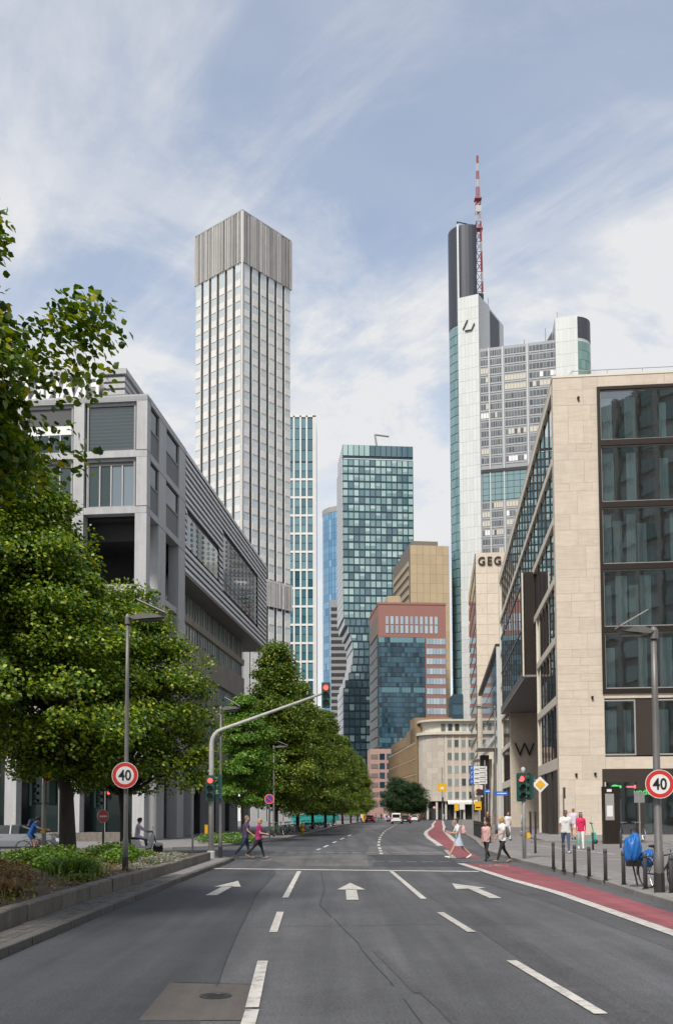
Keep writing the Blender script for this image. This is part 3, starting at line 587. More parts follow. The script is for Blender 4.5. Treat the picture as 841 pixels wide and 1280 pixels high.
# penthouse with reversed roof lettering
c = MB(); c.box(XL,-2.0,1.2,38,29.27,31.25); c.build('penthouse_wall','grey_stone_dk',gb)
MB().box(XL,-1.75,.9,38.5,31.25,31.62).build('penthouse_roof','grey_stone',gb)
for k in range(4): MB().box(-3.4,-1.88,1.05,37.5,29.42+k*.46,29.72+k*.46).build('louvre_blade','grey_stone',gb)
for k,ch in enumerate('FRANKFURT'):
    o = put('sign_letter',text_mesh(ch,2.05,.09,'white',offset=.06),gb,(-3.75-k*.98,.62,30.28),rot=UPR,scale=(-.62,1,1))
MB().box(-13,-2.9,.6,.75,29.42,29.52).build('sign_rail','white',gb)
# louvred box
LB0,LB1 = 10.0,45.6; zs = [20.0+k*.505 for k in range(18)]
MB().box(-8,-.16,LB0,LB1,19.95,29.0).build('louvre_backing','slat_back',gb)
holes = [(10.6,21.6,22.1,24.6),(23.3,40.2,21.7,26.65)]
mes = {}
for z in zs:
    segs = [(LB0,LB1)]
    for (a,b,z0,z1) in holes:
        if z+.3 > z0 and z < z1:
            ns = []
            for s_ in segs:
                if s_[0] < a: ns.append((s_[0],min(a,s_[1])))
                if s_[1] > b: ns.append((max(b,s_[0]),s_[1]))
                if s_[1] <= a or s_[0] >= b: ns.append(s_) if s_ not in ns else None
            segs = sorted(set(ns))
    for a,b in segs:
        if b-a < .05: continue
        key = (round(a,2),round(b,2))
        if key not in mes: mes[key] = MB().add([(0.02,a,0),(.02,b,0),(-.07,b,.37),(-.07,a,.37),(-.2,a,.42),(-.2,b,.42),(-.12,a,0),(-.12,b,0)], [(0,1,2,3),(3,2,5,4),(1,0,6,7)]).mesh('louvre_slat','slat')
        put('louvre_slat',mes[key],gb,(0,0,z))
MB().box(-.3,.04,LB0,LB1,29.0,29.3).build('box_coping','slat',gb); MB().box(-3,.0,LB0+.05,LB1,19.75,19.96).build('box_soffit','soffit',gb); MB().box(-8,-.02,LB1,LB1+.12,19.8,29.2).build('box_end','slat',gb)
for (a,b,z0,z1) in holes:
    n = round((b-a)/(1.9)); st = (b-a)/n; pm = MB().box(-.13,-.10,.05,st-.05,z0,z1).mesh('pane','glass_dark'); p2 = MB().box(-.13,-.10,.05,st-.05,z0,z1).mesh('pane','glass_strip')
    fin = MB(); zq = z0
    while zq < z1-.1: fin.box(-.1,.04,-.07,.07,zq,zq+.2); zq += .42
    fin = fin.mesh('blind_fin','slat')
    for k in range(n): put('pane',p2 if (a < 15 and k in (3,4,5)) else pm,gb,(0,a+k*st,0)); put('blind_fin',fin,gb,(-.02,a+k*st,0))
# older brown concrete wing below the box with ribbon windows
MB().box(-9,-2.2,LB0+.4,LB1-5,0,19.75).build('wing_wall','recess',gb)
for z0,z1 in ((17.4,18.0),(13.75,16.0),(9.9,12.0),(6.2,8.2),(4.0,4.6)):
    for k in range(8):
        MB().box(-2.2,-1.5,LB0+.5+k*3.75,LB0+.5+(k+1)*3.75-.02,z0,z1).build('concrete_panel','brown_concrete',gb)
for z0,z1 in ((18.0,19.75),(16.0,17.4),(12.0,13.75),(8.2,9.9),(4.6,6.2)):
    me = MB().box(-1.75,-1.72,.04,.9,0,z1-z0).mesh('ribbon_pane','glass_strip'); mu = MB().box(-1.78,-1.62,-.035,.035,0,z1-z0).mesh('ribbon_mullion','pole_grey')
    for k in range(32): put('ribbon_pane',me,gb,(0,LB0+.5+k*.938,z0)); put('ribbon_mullion',mu,gb,(0,LB0+.5+k*.938,z0))
for y in (10.6,16,22,28,34,40): MB().box(-1.7,-1.0,y,y+.8,0,4.0).build('column','grey_stone',gb)
for k in range(8): MB().box(-3.2,-3.17,10.6+k*3.7,13.9+k*3.7,.2,3.8).build('shop_window','glass_shop',gb)
# ---------------------------------------------------------------- towers
rng = random.Random(23)
mat('tower_slot', (.035,.034,.033), .7, var=.1, scale=.4); mat('tower_white', (.66,.655,.63), .6, var=.05, scale=.5, rnd=.05, streak=.08)
mat('tower_rib', (.30,.295,.285), .7, var=.12, scale=.5, streak=.3); mat('tower_rib_lt', (.47,.46,.44), .7, var=.12, scale=.5, streak=.25)
glass('tower_glass', (.40,.47,.50), (.55,.61,.63), .05, 1.8, wob=.03)
et = thing('concrete_slab_tower','tall square white tower with ribbed grey crown and vertical window strips','skyscraper',(-22.6,232,0),R(49.4))
S = 17.5
MB().box(.5,S-.5,.5,S-.5,0,149.4).build('tower_core','tower_slot',et)
bw = 2.9; nb = 6; z0f = 41.0; pitch = 3.75
win = MB(); win.box(-.84,.84,-.06,.1,0,2.05,0)
for x in (-.28,.28): win.box(x-.025,x+.025,-.10,-.06,0,2.05,1)
win = win.mesh('window',['tower_glass','tower_white'])
spn = MB().box(-.9,.9,-.16,.1,.01,1.69).mesh('spandrel','tower_white')
def onface(i,u,z): return ((u,.32,z),0) if i == 0 else ((.32,u,z),R(-90))
for i in (0,1):
    for b in range(nb):
        u = .25+bw*(b+.5)
        if i == 0: u += .1
        for k in range(25):
            z = z0f+k*pitch
            if 52.0 < z < 58.5: continue
            p,r = onface(i,u,z+1.7); put('window',win,et,p,r); p,r = onface(i,u,z); put('spandrel',spn,et,p,r)
        p,r = onface(i,u,134.75); fin = MB().box(-.88,.88,-.06,.1,0,2.1).mesh('window','tower_glass'); put('window',fin,et,p,r)
        for s_ in (-.92,.92):
            f = MB().box(-.05,.05,-.12,.12,0,136.8).mesh('mullion','tower_white'); p,r = onface(i,u+s_,0); put('mullion',f,et,p,r)
        # ribbed crown and plant-floor panels
        for za,zb in ((136.8,149.7),(52.9,59.6)):
            cr = MB(); x = -1.45
            while x < 1.4:
                wdt = rng.choice([.12,.2,.32]); cr.box(x,min(x+wdt,1.45),-.2-rng.random()*.25,.1,0,zb-za-rng.random()*.15,rng.choice([0,0,1,1,1]) if za > 100 else 1); x += wdt+rng.choice([.04,.08,.3])
            cr.box(-1.45,1.45,.1,.2,0,zb-za,0); p,r = onface(i,u,za); put('ribbed_panel',cr.mesh('ribbed_panel',['tower_rib','tower_rib_lt']),et,p,r)
        p,r = onface(i,u,0); put('base_wall',MB().box(-1.2,1.2,-.1,.1,0,41).mesh('base_wall','tower_white'),et,p,r)
MB().box(0.02,S-.02,0.02,S-.02,149.7,150.0).build('roof','tower_rib',et)
MB().tube([(11,14,150),(11,14,153.5)],.1,5).build('aerial','tower_slot',et)
MB().box(.0,.34,.0,.34,0,149.7).build('corner_fin','tower_white',et)

glass('teal_glass', (.03,.10,.13), (.10,.24,.27), .04, 1.9); mat('tt_frame', (.66,.66,.63), .5, var=.04, scale=.3)
tt = thing('white_grid_tower','slim tower of teal glass in a white stone grid behind the ribbed tower','skyscraper',(-8.8,420,0),0)
MB().box(-24,-.1,.6,20,0,175.5).build('tower_core','slat_back',tt)
colx = [0,-.79,-3.75,-6.46,-9.33,-12.2,-15.0]
for x in colx: MB().box(x-.35,x+.35,-.2,.8,0,176).build('column','tt_frame',tt)
rows = [147.5-8.02*k for k in range(0,17)]
for z in rows: MB().box(-24,0,-.05,.7,z-.45,z+.45).build('floor_band','tt_frame',tt)
MB().box(-24,.3,-.2,20,175.3,176.3).build('roof_edge','tt_frame',tt); MB().box(-.3,.35,.8,20,0,175.3).build('side_wall','tt_frame',tt)
for i in range(1,6):
    a,b = colx[i+1 if i+1 < len(colx) else i]+.4,colx[i]-.4
    for z in rows[1:]+[147.5]:
        for q in (0,1):
            z0,z1 = (z+.45,z+3.75) if q == 0 else (z+4.0,z+7.5); MB().box(a,b,.3,.5,z0,z1).build('window','teal_glass',tt)
    for q in range(4): MB().box(a,b,.3,.5,155.6+q*4.95,160.3+q*4.95).build('window','teal_glass',tt)

glass('blue_glass', (.06,.20,.38), (.20,.38,.55), .05, 1.9, scale=1)
mt = thing('round_blue_tower','round blue glass tower glimpsed between the teal and dark glass towers','skyscraper',(6,655,0))
n = 40; rr = 15.0
for k in range(44):
    f = MB(); z0,z1 = k*4.6,k*4.6+4.45; 
    for j in range(n):
        a,b = 2*math.pi*j/n,2*math.pi*(j+1)/n; e_ = .012; f.quad((rr*math.cos(a+e_),rr*math.sin(a+e_),z0),(rr*math.cos(b-e_),rr*math.sin(b-e_),z0),(rr*math.cos(b-e_),rr*math.sin(b-e_),z1),(rr*math.cos(a+e_),rr*math.sin(a+e_),z1))
    f.build('window_ring','blue_glass',mt)
c = MB(); c.lathe([(rr-.25,0),(rr-.25,205)],40); c.build('tower_core','teal_glass',mt); MB().lathe([(rr+.1,202.4),(rr+.1,206),(.1,207)],40).build('roof','tower_rib',mt)
gs = thing('grey_slab_block','plain grey slab block in front of the round blue tower','building',(-3.4,600,0))
MB().box(0,14,0,14,0,133.8).build('wall','grey_stone_dk',gs)
for k in range(30): MB().box(.3,13.7,-.12,0,8+k*4.1,10.2+k*4.1).build('window_row','tower_slot',gs)

# dark glass tower with shifted floors
glass('mint_glass', (.13,.25,.27), (.26,.40,.41), .05, 1.8, scale=1); glass('mint_lit', (.28,.42,.42), (.40,.55,.54), .06, 1.7, scale=1); glass('omni_dark', (.05,.11,.14), (.10,.19,.23), .04, 1.9, scale=1)
mat('omni_frame', (.03,.06,.075), .4, .3, var=.1); mat('omni_side', (.50,.52,.52), .45, .3, var=.06, scale=.4)
ot = thing('dark_glass_tower','dark teal glass tower with shifted middle floors and a roof crane arm','skyscraper',(3.8,507,0),R(5.0))
WO = 37.5; ncol = 13; cw = WO/ncol
for k in range(46):
    z = 2+k*4.06
    if z > 190: break
    sh = 0.
    if 66 < z < 100: sh = 5.2*math.sin(math.pi*(100.5-z)/35.0)**.8 if z < 100.4 else 0
    darkz = z < 100
    fr = MB(); fr.box(sh,sh+WO,.12,30,z,z+4.03); fr.build('floor_core','omni_frame',ot)
    ro = MB()
    for j in range(ncol):
        x0 = sh+j*cw+.28; dr = rng.random()
        mi = (2 if dr < (.62 if darkz else .22) else (0 if dr < .78 else 1))
        if darkz and mi == 1 and rng.random() < .5: mi = 2
        ro.box(x0,x0+cw-.56,0,.1,z+.55,z+3.6,mi)
        if mi == 0 and rng.random() < .4: ro.box(x0,x0+cw-.56,-.02,0,z+rng.choice([1.9,2.3]),z+3.6,1)
    ro.build('window_row',['omni_dark','mint_lit','omni_dark'] if darkz else ['mint_glass','mint_lit','omni_dark'],ot)
    MB().box(sh-.35,sh,.1,32,z+.3,z+3.9).build('side_panel','omni_side',ot)
ro = MB()
for j in range(ncol): ro.box(j*cw+.2,(j+1)*cw-.2,-.05,.1,190.6,196.2,0 if j > 4 else 1)
ro.build('crown_screen',['omni_dark','mint_lit'],ot); MB().box(0,WO,.3,1,189.5,196.4).build('crown_frame','omni_frame',ot)
MB().box(0,.5,.3,30,189.5,196.4).build('crown_frame','omni_side',ot)
c = MB(); c.tube([(18.8,2,194),(17.4,2,203.0)],.55,6); c.tube([(17.2,2,203.0),(25.0,2,202.2)],.5,6); c.build('crane_arm','tower_rib',ot)

# tan tower behind, red granite tower in front
mat('tan_panel', (.40,.32,.195), .6, var=.06, scale=.4, rnd=.06); mat('tan_dark', (.17,.145,.12), .7, var=.08); mat('granite_red', (.27,.125,.10), .6, var=.12, scale=1.5, rnd=.05); mat('granite_pink', (.40,.25,.215), .6, var=.1, scale=1)
glass('navy_glass', (.008,.022,.035), (.045,.11,.15), .06, 1.5, scale=1); glass('pale_glass', (.22,.32,.38), (.38,.47,.52), .05, 1.8, scale=1)
tn = thing('tan_panel_tower','tan panelled tower with a plain end wall rising behind the red granite tower','skyscraper',(32.3,420,0),R(7))
MB().box(.1,17.1,.1,42,0,118.2).build('wall','tan_dark',tn)
for k in range(26):
    for j in range(6): MB().box(j*2.88+.05,(j+1)*2.88-.05,0,.1,118.2-(k+1)*4.2+.06,118.2-k*4.2).build('cladding_panel','tan_panel',tn)
MB().box(1.5,13.2,4,30,118.2,121.2).build('plant_room','tan_dark',tn)
for k in range(20): MB().box(-.25,.1,4,40,30+k*4.2,32.1+k*4.2).build('window_row','tan_panel',tn)
rt = thing('red_granite_tower','red granite tower with a dark blue glass bay and rows of slim crown windows','skyscraper',(16.4,378,0),R(4.6))
MB().box(.1,26.6,.1,31,0,83.2).build('wall','granite_red',rt); MB().box(-.1,26.8,-.1,31.2,83.2,84.0).build('coping','granite_red',rt)
MB().box(4,9,2,10,84,87).build('plant_room','tan_panel',rt)
for q in range(2):
    for j in range(11): MB().box(2.9+j*1.93,4.05+j*1.93,-.05,.1,71.9+q*3.5,75.0+q*3.5).build('window','pale_glass',rt)
for k in range(15):
    z = 70.3-(k+1)*3.92
    f = MB(); f.box(0.0,18.2,-.35,.1,z,z+3.9); f.build('bay_slab','omni_frame',rt)
    f = MB()
    for j in range(16):
        x = .1+j*1.13; t_ = rng.random(); f.box(x,x+1.05,-.45,-.36,z+.15,z+1.6,1); f.box(x,x+1.05,-.45,-.36,z+1.75,z+3.75,0 if t_ < .75 else 1)
    f.build('window_row',['navy_glass' if k % 5 else 'teal_glass','navy_glass'],rt)
    f = MB()
    for j in range(6): f.box(18.9+j*1.26,20.05+j*1.26,-.04,.1,z+1.2,z+3.5)
    f.build('window_row','pale_glass',rt)
    f = MB(); f.box(-.3,.1,1,27,z+.8,z+3.9,0); f.box(-.36,.1,1,27,z+.45,z+.6,1); f.build('window_row',['omni_frame','granite_pink'],rt)
MB().box(-.25,.1,1.5,28,71.5,79).build('louvre_panel','tan_dark',rt)
pk = thing('pink_granite_block','low pink granite block with square paired windows below the red tower','building',(12.6,368,0),R(4.6))
MB().box(0,26,.1,9,0,26).build('wall','granite_pink',pk)
for k in range(6):
    z = 22.0-k*3.55
    for j in range(8): MB().box(3.6+j*2.7,5.5+j*2.7,-.06,.1,z,z+2.2).build('window','navy_glass',pk)
    MB().box(.3,3.0,-.05,.1,z+.2,z+1.9).build('window','tan_dark',pk)

# tower with the mast
mat('cb_white', (.57,.595,.585), .4, var=.05, scale=.2, rnd=.04); mat('cb_dark', (.055,.06,.075), .45, .3, var=.2, scale=.3, stretch=(6,6,.15)); mat('cb_grey', (.27,.28,.30), .5, .2, var=.06, scale=.3); mat('cb_cream', (.52,.50,.40), .6, var=.05); mat('cb_slats', (.48,.50,.50), .5, .2, var=.04)
glass('cb_glass', (.10,.20,.215), (.18,.30,.32), .05, 1.8, scale=1); glass('cb_green', (.08,.19,.155), (.15,.27,.24), .05, 1.8, scale=1); glass('cb_win', (.05,.065,.07), (.14,.165,.17), .05, 1.7, scale=1)
mat('mast_red', (.30,.075,.07), .6, var=.1); mat('mast_white', (.42,.42,.43), .6)
cb = thing('mast_skyscraper','pale green skyscraper with dark rounded core and red and white lattice mast','skyscraper',(0,430,0))
def arcp(cx,cy,r,a0,a1,n): return [(cx+r*math.cos(R(a0+(a1-a0)*i/n)),cy+r*math.sin(R(a0+(a1-a0)*i/n))) for i in range(n+1)]
left = [(64.0,10),(64.0,-1.5)]+arcp(60.5,7.0,8.3,-68,-178,10)+[(53,14)]
c = MB(); c.prism(left,222,268.0,0,[268.2]*len(left)); c.build('core_top','cb_dark',cb)
c = MB(); c.prism([(x*1.0+.15,y+.25) for x,y in left],0,222); c.build('core_shaft','cb_slats',cb)
gl_ = arcp(60.5,7.0,8.35,-128,-178,9)
for k in range(54):
    f = MB(); z0,z1 = 4.1*k+.15,4.1*k+3.9
    for i in range(len(gl_)-1): f.quad((*gl_[i+1],z0),(*gl_[i],z0),(*gl_[i],z1),(*gl_[i+1],z1))
    f.build('window_row','cb_glass',cb)
MB().box(55.2,56.0,-1.6,-1.0,222,268).build('edge_rail','cb_white',cb)
c = MB(); c.tube([(55.9,2,268),(55.9,2,271.4)],.3,5); c.tube([(55.9,2,271.2),(60.8,3,270.8)],.25,5); c.build('crane_arm','tower_slot',cb)
pier = [(55.2,-1.6),(64.0,-5.4),(66.5,2),(60,10)]
c = MB(); c.prism(pier,0,231,0,[231.4,233.3,233.3,231.4]); c.build('pier_core','cb_slats',cb)
a_,b_ = Vector((55.2,-1.6)),Vector((64.0,-5.4)); tdir = (b_-a_).normalized(); nrm = Vector((tdir.y,-tdir.x))
pm = MB().box(.02,1.58,-.12,0,.03,5.5).mesh('cladding_panel','cb_white'); ang = math.atan2(tdir.y,tdir.x)
for k in range(42):
    for j in range(6):
        p = a_+tdir*(j*1.6); put('cladding_panel',pm,cb,(p.x,p.y,.2+k*5.55),ang)
wd = [(64.3,-2.8),(70.2,5),(75.5,12.6),(79.0,17.4),(66,30)]
c = MB(); c.prism([(64.02,-5.3),(79.0,17.4),(66,30)],0,228,0,[233.3,230.3,230]); c.build('wedge_wall','cb_slats',cb)
for k in range(20):
    a2,b2 = Vector((64.05,-5.5)),Vector((70.5,4.55)); z = 209+k*1.2
    MB().add([(a2.x,a2.y,z),(b2.x,b2.y,z-.35),(b2.x,b2.y,z+.9),(a2.x,a2.y,z+.9+.1)],[(0,1,2,3)]).build('slat_panel','cb_slats',cb)
MB().add([(70.6,4.6,206),(76.3,13.0,206),(76.3,13.0,229.8),(70.6,4.6,231.0)],[(0,1,2,3)]).build('dark_louvre','cb_dark',cb)
MB().prism([(64.2,6),(68.3,7),(68,12),(64,12)],228,240.2).build('chimney','cb_dark',cb)
# lattice mast
lat = MB(); H0,H1 = 238,281; n = 9
def mw(z): return 1.55-.9*(z-238)/66
for k in range(n):
    z0,z1 = H0+(H1-H0)*k/n,H0+(H1-H0)*(k+1)/n; mi = 1 if k % 3 == 1 else 0
    a,b = mw(z0),mw(z1)
    for sx_,sy_ in ((-1,-1),(1,-1),(1,1),(-1,1)): lat.tube([(sx_*a,sy_*a,z0),(sx_*b,sy_*b,z1)],.26,4,mi)
    lat.tube([(-a,-a,z0),(b,-b,z1)],.18,4,mi); lat.tube([(a,-a,z0),(-b,-b,z1)],.16,4,mi); lat.tube([(-a,a,z0),(-b,-b,z1)],.16,4,mi); lat.tube([(a,a,z0),(b,-b,z1)],.16,4,mi); lat.tube([(-a,-a,z0),(a,-a,z0)],.16,4,mi)
for k in range(6):
    z0,z1 = 281+k*3.8,281+(k+1)*3.8-.3; mi = (0,0,1,0,1,0)[k]; r = .95-.12*k; lat.tube([(0,0,z0),(0,0,z1)],r*.5,6,mi); lat.tube([(-r,0,z0),(-r*.9,0,z1)],.2,4,mi); lat.tube([(r,0,z0),(r*.9,0,z1)],.2,4,mi)
lat.box(-1.6,1.6,-1.6,1.6,282.2,282.8,0); lat.box(-1.9,1.9,-1.6,1.6,268,268.5,0); lat.box(-1.3,1.3,-1.3,1.3,276,279,1)
lat.build('lattice_mast',['mast_red','mast_white'],cb,(65.6,3,0))
# emblem: a ribbon bent into a triangle
e1 = [(-2.3,-2.3),(-.2,2.6),(.7,2.2),(-1.3,-2.0)]; c = MB()
for poly in ([(-2.6,-1.3),(-.5,2.6),(-.15,2.5),(-2.2,-1.4)],[(-1.5,-2.4),(1.6,-2.4),(1.8,-2.05),(-1.4,-2.05)],[(1.7,-2.3),(3.0,.3),(2.75,.7),(1.5,-2.0)]): c.xprism(poly,-.6,0)
c.build('emblem','tower_slot',cb,(59.6,-3.7,219.5),ang)
# slab between the two cores, windows floor by floor
sl0,sl1 = Vector((64.1,-5.0)),Vector((96.2,-13.5)); st_ = sl1-sl0; L = st_.length; sang = math.atan2(st_.y,st_.x)
slab = MB(); slab.box(0,L,.2,8,0,208.2); slab.build('slab_wall','cb_grey',cb,(sl0.x,sl0.y,0),sang)
bays = [(.4,3.8,3),(4.6,9.6,5),(11.0,20.2,7),(21.6,33.8,8)]
for k in range(42):
    z = 207.6-(k+1)*4.05
    if z < 36: break
    if 138 < z+2 < 153: continue
    f = MB()
    for bi,(x0,x1,n) in enumerate(bays):
        w_ = (x1-x0)/n; kind = rng.random()
        mi = 0 if k < 2 else (3 if k in (3,4) and bi == 2 else (1 if kind < .36 else (2 if kind < .46 else 0)))
        cut = rng.randint(0,n) if mi else 0
        for j in range(n):
            mj = mi if j >= cut or rng.random() < .3 else 0
            f.box(x0+j*w_+.14,x0+(j+1)*w_-.14,.05,.2,z+1.1,z+3.3,mj)
        f.box(x0,x1,-.02,.2,z+.2,z+.32,4)
    f.build('window_row',['cb_win','cb_cream','white','cb_cream','slat'],cb,(sl0.x,sl0.y,0),sang)
for x in (4.2,10.3,20.9,34.1): MB().box(x-.22,x+.22,-.3,.2,0,208.1).build('slab_mullion','cb_slats',cb,(sl0.x,sl0.y,0),sang)
MB().box(.6,L-3,-.06,.2,139.2,152).build('sky_garden','cb_glass',cb,(sl0.x,sl0.y,0),sang)
f = MB(); f.box(.3,L-3,-.4,-.05,151.6,153.0)
for j in range(11): f.box(.8+j*2.7,.95+j*2.7,-.15,-.05,139,152)
for q in range(4): f.box(.6,L-3,-.13,-.05,141.5+q*2.8,141.62+q*2.8)
f.build('garden_frame','tower_slot',cb,(sl0.x,sl0.y,0),sang)
# right core
rp = [(95.6,-16),(104.6,-18.5),(106,-10),(97,-4)]
MB().prism(rp,0,216.6).build('core_shaft','cb_slats',cb)
a_,b_ = Vector(rp[0]),Vector(rp[1]); tdir = (b_-a_).normalized(); ang2 = math.atan2(tdir.y,tdir.x); pm2 = MB().box(.02,1.53,-.12,0,.03,5.5).mesh('cladding_panel','cb_white')
for k in range(28,39):
    for j in range(6): p = a_+tdir*(j*1.556); put('cladding_panel',pm2,cb,(p.x,p.y,.1+k*5.55),ang2)
cur = arcp(104.0,-10.5,8.0,-85,10,8)
c = MB(); c.prism([(103,-12)]+cur+[(103,-4)],206.6,216.0); c.build('core_top','cb_dark',cb); c = MB(); c.prism([(103,-12)]+[(x-.1,y+.1) for x,y in cur]+[(103,-4)],0,206.6); c.build('core_shaft','cb_slats',cb)
for k in range(32,50):
    f = MB(); z0,z1 = 4.1*k+.3,4.1*k+4.2
    for i in range(len(cur)-1): f.quad((*cur[i],z0),(*cur[i+1],z0),(*cur[i+1],z1),(*cur[i],z1))
    f.build('window_row','cb_green',cb)
MB().prism([(91.5,-6),(96,-8),(97,-2),(93,0)],205,214,0,[207,214.5,214.5,207]).build('core_top','cb_dark',cb)
for x,y,z,h_ in ((97,-14,216.6,3.5),(93,-8,210,6),(64.5,-1,233.4,3),(70,5,231,6),(84,-6,207,5)): MB().tube([(x,y,z),(x,y,z+h_)],.16,4).build('aerial','tower_rib',cb)

# ---------------------------------------------------------------- buildings further down the right-hand side
ge = thing('lettered_stone_building','tall cream stone office building bearing the letters GEG','building',(28.7,199,.1),R(-5.8))
MB().box(.1,22,.1,40,0,55.2).build('core_wall','lime_dark',ge)
for k in range(26):
    for j in range(3): MB().box(j*2.3+.02,(j+1)*2.3-.02,0,.1,k*2.12+.02,(k+1)*2.12-.02).build('stone_panel','lime',ge)
MB().box(7,22,0,.2,0,55.2).build('wall','lime',ge)
for k,ch in enumerate('GEG'): put('sign_letter',text_mesh(ch,2.45,.12,'bronze',offset=.03),ge,(1.25+k*1.62,-.15,53.3),rot=UPR,scale=(.9,1,1))
for k in range(14): MB().box(-.1,.1,1,40,2+k*3.9,4.6+k*3.9).build('window_row','glass_dark',ge)
gf = thing('glass_front_building','low building with a blue glass upper front and steel canopies over the pavement','building',(22.9,138,.12),R(-5.8))
MB().box(1.2,14,.3,58,0,25.4).build('core_wall','lime_dark',gf)
MB().box(-.2,.9,-.4,.6,0,25.2).build('corner_column','cb_white',gf)
glass('curtain_glass', (.05,.11,.13), (.13,.22,.25), .04, 1.9)
me = MB().box(.1,.2,.03,2.37,0,3.7).mesh('window','curtain_glass')
for k in range(24):
    for q in range(3): put('window',me,gf,(0,.8+k*2.4,13.6+q*3.9))
MB().box(-.3,1.4,.6,58.6,25.2,25.8).build('roof_edge','bronze_panel',gf); MB().box(.05,.3,.6,58,13.0,13.6).build('sill','cb_white',gf)
for k in range(20): MB().box(.2,1.3,1.0+k*2.9,1.5+k*2.9,0,13).build('column','lime_pale',gf)
for k in range(3):
    cn = MB(); y = 8+k*14; cn.box(-2.6,.8,y,y+9,11.35-k*.9,11.42-k*.9); cn.box(-2.7,-2.6,y-.1,y+9.1,11.3-k*.9,11.5-k*.9); cn.tube([(-2.5,y+.3,11.4-k*.9),(.6,y+.3,13.6-k*.6)],.035,6); cn.tube([(-2.5,y+8.6,11.4-k*.9),(.6,y+8.6,13.6-k*.6)],.035,6); cn.build('canopy','pole_grey',gf)
MB().box(-2.2,-.9,9.5,12.5,0,10.4).build('dark_pylon','bronze',gf)
for k in range(12): MB().box(1.0,1.15,1.6+k*4,4.8+k*4,.2,4.2).build('shop_window','glass_dark',gf)

mat('travertine', (.47,.43,.37), .8, var=.12, scale=1.3, rnd=.10, bump=.15); mat('travertine_pale', (.56,.53,.46), .7, var=.07); mat('travertine_rose', (.50,.40,.34), .75, var=.1, rnd=.08)
glass('office_glass', (.03,.04,.045), (.34,.40,.40), .06, 1.6)
te = thing('travertine_corner_building','beige travertine corner building with small square windows at the end of the street','building',(22.1,258,.1),0)
foot = [(30,10)]+[(6.8,0)] 
arc = arcp(6.2,6.2,6.2,180,270,6)
poly = [(0,30)]+arc+[(24,0),(24,30)]
MB().prism(poly,4.8,22.4).build('core_wall','travertine_rose',te)
MB().prism([(p[0]*.98+.5,p[1]+1.4) for p in poly],0,4.8).build('ground_floor','recess',te)
for i in range(6):
    a,b = Vector(arc[i]),Vector(arc[i+1]); t_ = b-a
    for k in range(12): MB().box(.02,t_.length-.02,-.06,0,4.85+k*1.46,4.82+(k+1)*1.46).build('stone_panel','travertine',te,(a.x,a.y,0),math.atan2(t_.y,t_.x))
for k in range(12): MB().box(-.06,0,6.3,16,4.85+k*1.46,4.82+(k+1)*1.46).build('stone_panel','travertine',te)
for x in (6.25,7.6): MB().box(x,x+.02,-.1,0,4.8,22.4).build('stone_joint','travertine',te)
for k in range(5):
    z = 19.1-k*3.42
    for j in range(9):
        x = 7.1+j*1.84; w_ = MB().box(x-.06,x+1.2,-.07,.05,z-.06,z+2.0).build('window','travertine_pale',te); MB().box(x+.03,x+1.11,-.09,-.07,z+.03,z+1.92).build('pane','office_glass',w_)
for j in range(10): MB().box(6.45+j*1.84,7.0+j*1.84,-.12,.02,4.8,22.4).build('pilaster','travertine_pale',te)
MB().prism([(p[0]*1.02-.6,p[1]-.7) for p in poly],22.4,23.1).build('cornice','travertine_pale',te)
MB().prism([(p[0]*.97+.9,p[1]+1.0) for p in poly],23.1,26.0).build('attic_wall','travertine_pale',te)
for j in range(10): MB().box(5.6+j*1.84,6.7+j*1.84,.9,1.0,23.5,25.3).build('attic_window','office_glass',te)
MB().prism([(p[0]*1.0-.1,p[1]-.1) for p in poly],26.0,26.5).build('roof_slab','travertine_pale',te)
for j in range(9): MB().box(1.6+j*2.4,2.1+j*2.4,.6,1.1,0,4.8).build('column','travertine_pale',te)
aw = MB()
for j in range(16): aw.quad((7+j*.75,-.1,5.0),(7.7+j*.75,-.1,5.0),(7.7+j*.75,-1.0,4.5),(7+j*.75,-1.0,4.5)); aw.quad((7+j*.75,-1,4.5),(7.7+j*.75,-1,4.5),(7.7+j*.75,-1,4.0),(7+j*.75,-1.0,4.0))
aw.build('awning','white',te)
mat('sandstone', (.235,.165,.095), .85, var=.2, scale=1.2, streak=.2); mat('slate', (.05,.052,.06), .6, var=.15)
sd = thing('old_sandstone_building','old brown sandstone building with ornate gable and slate mansard roof','building',(21.8,264,.1),0)
A2,B2 = Vector((0,0)),Vector((-3.6,68)); dd = B2-A2; Ls = dd.length; an = math.atan2(dd.y,dd.x)
sd.rotation_euler = (0,0,an)
MB().box(0,Ls,-12,0,0,21).build('wall','sandstone',sd)
rf = MB(); rf.add([(24,0.1,21),(Ls,.1,21),(Ls,-3,26.2),(24,-3,26.2),(24,-12,26.2),(Ls,-12,26.2)],[(0,1,2,3),(3,2,5,4)]); rf.build('mansard_roof','slate',sd)
for (x0,x1,h_) in ((0,22,25),(3,12,27.8)): MB().box(x0,x1,-10,.35,0 if h_ < 26 else 21,h_).build('gable','sandstone',sd)
for k in range(5):
    MB().box(0,Ls,0,.5,3.6+k*4.2,4.0+k*4.2).build('string_course','tan_panel',sd)
    for j in range(18): MB().box(1.2+j*3.7,2.9+j*3.7,.0,.4,.8+k*4.2,3.4+k*4.2).build('window','glass_dark',sd)
    for j in range(19): MB().box(.2+j*3.7,.9+j*3.7,.02,.7,4.0+k*4.2-4.0,3.6+k*4.2).build('pilaster','sandstone',sd)
for j in range(10): MB().box(26+j*4,27.6+j*4,-1.4,.2,21.4,24.2).build('dormer','sandstone',sd)
dk = thing('dark_glass_slab','dark glass slab beside the pale skyscraper pier, low behind the travertine building','building',(41.5,350,0))
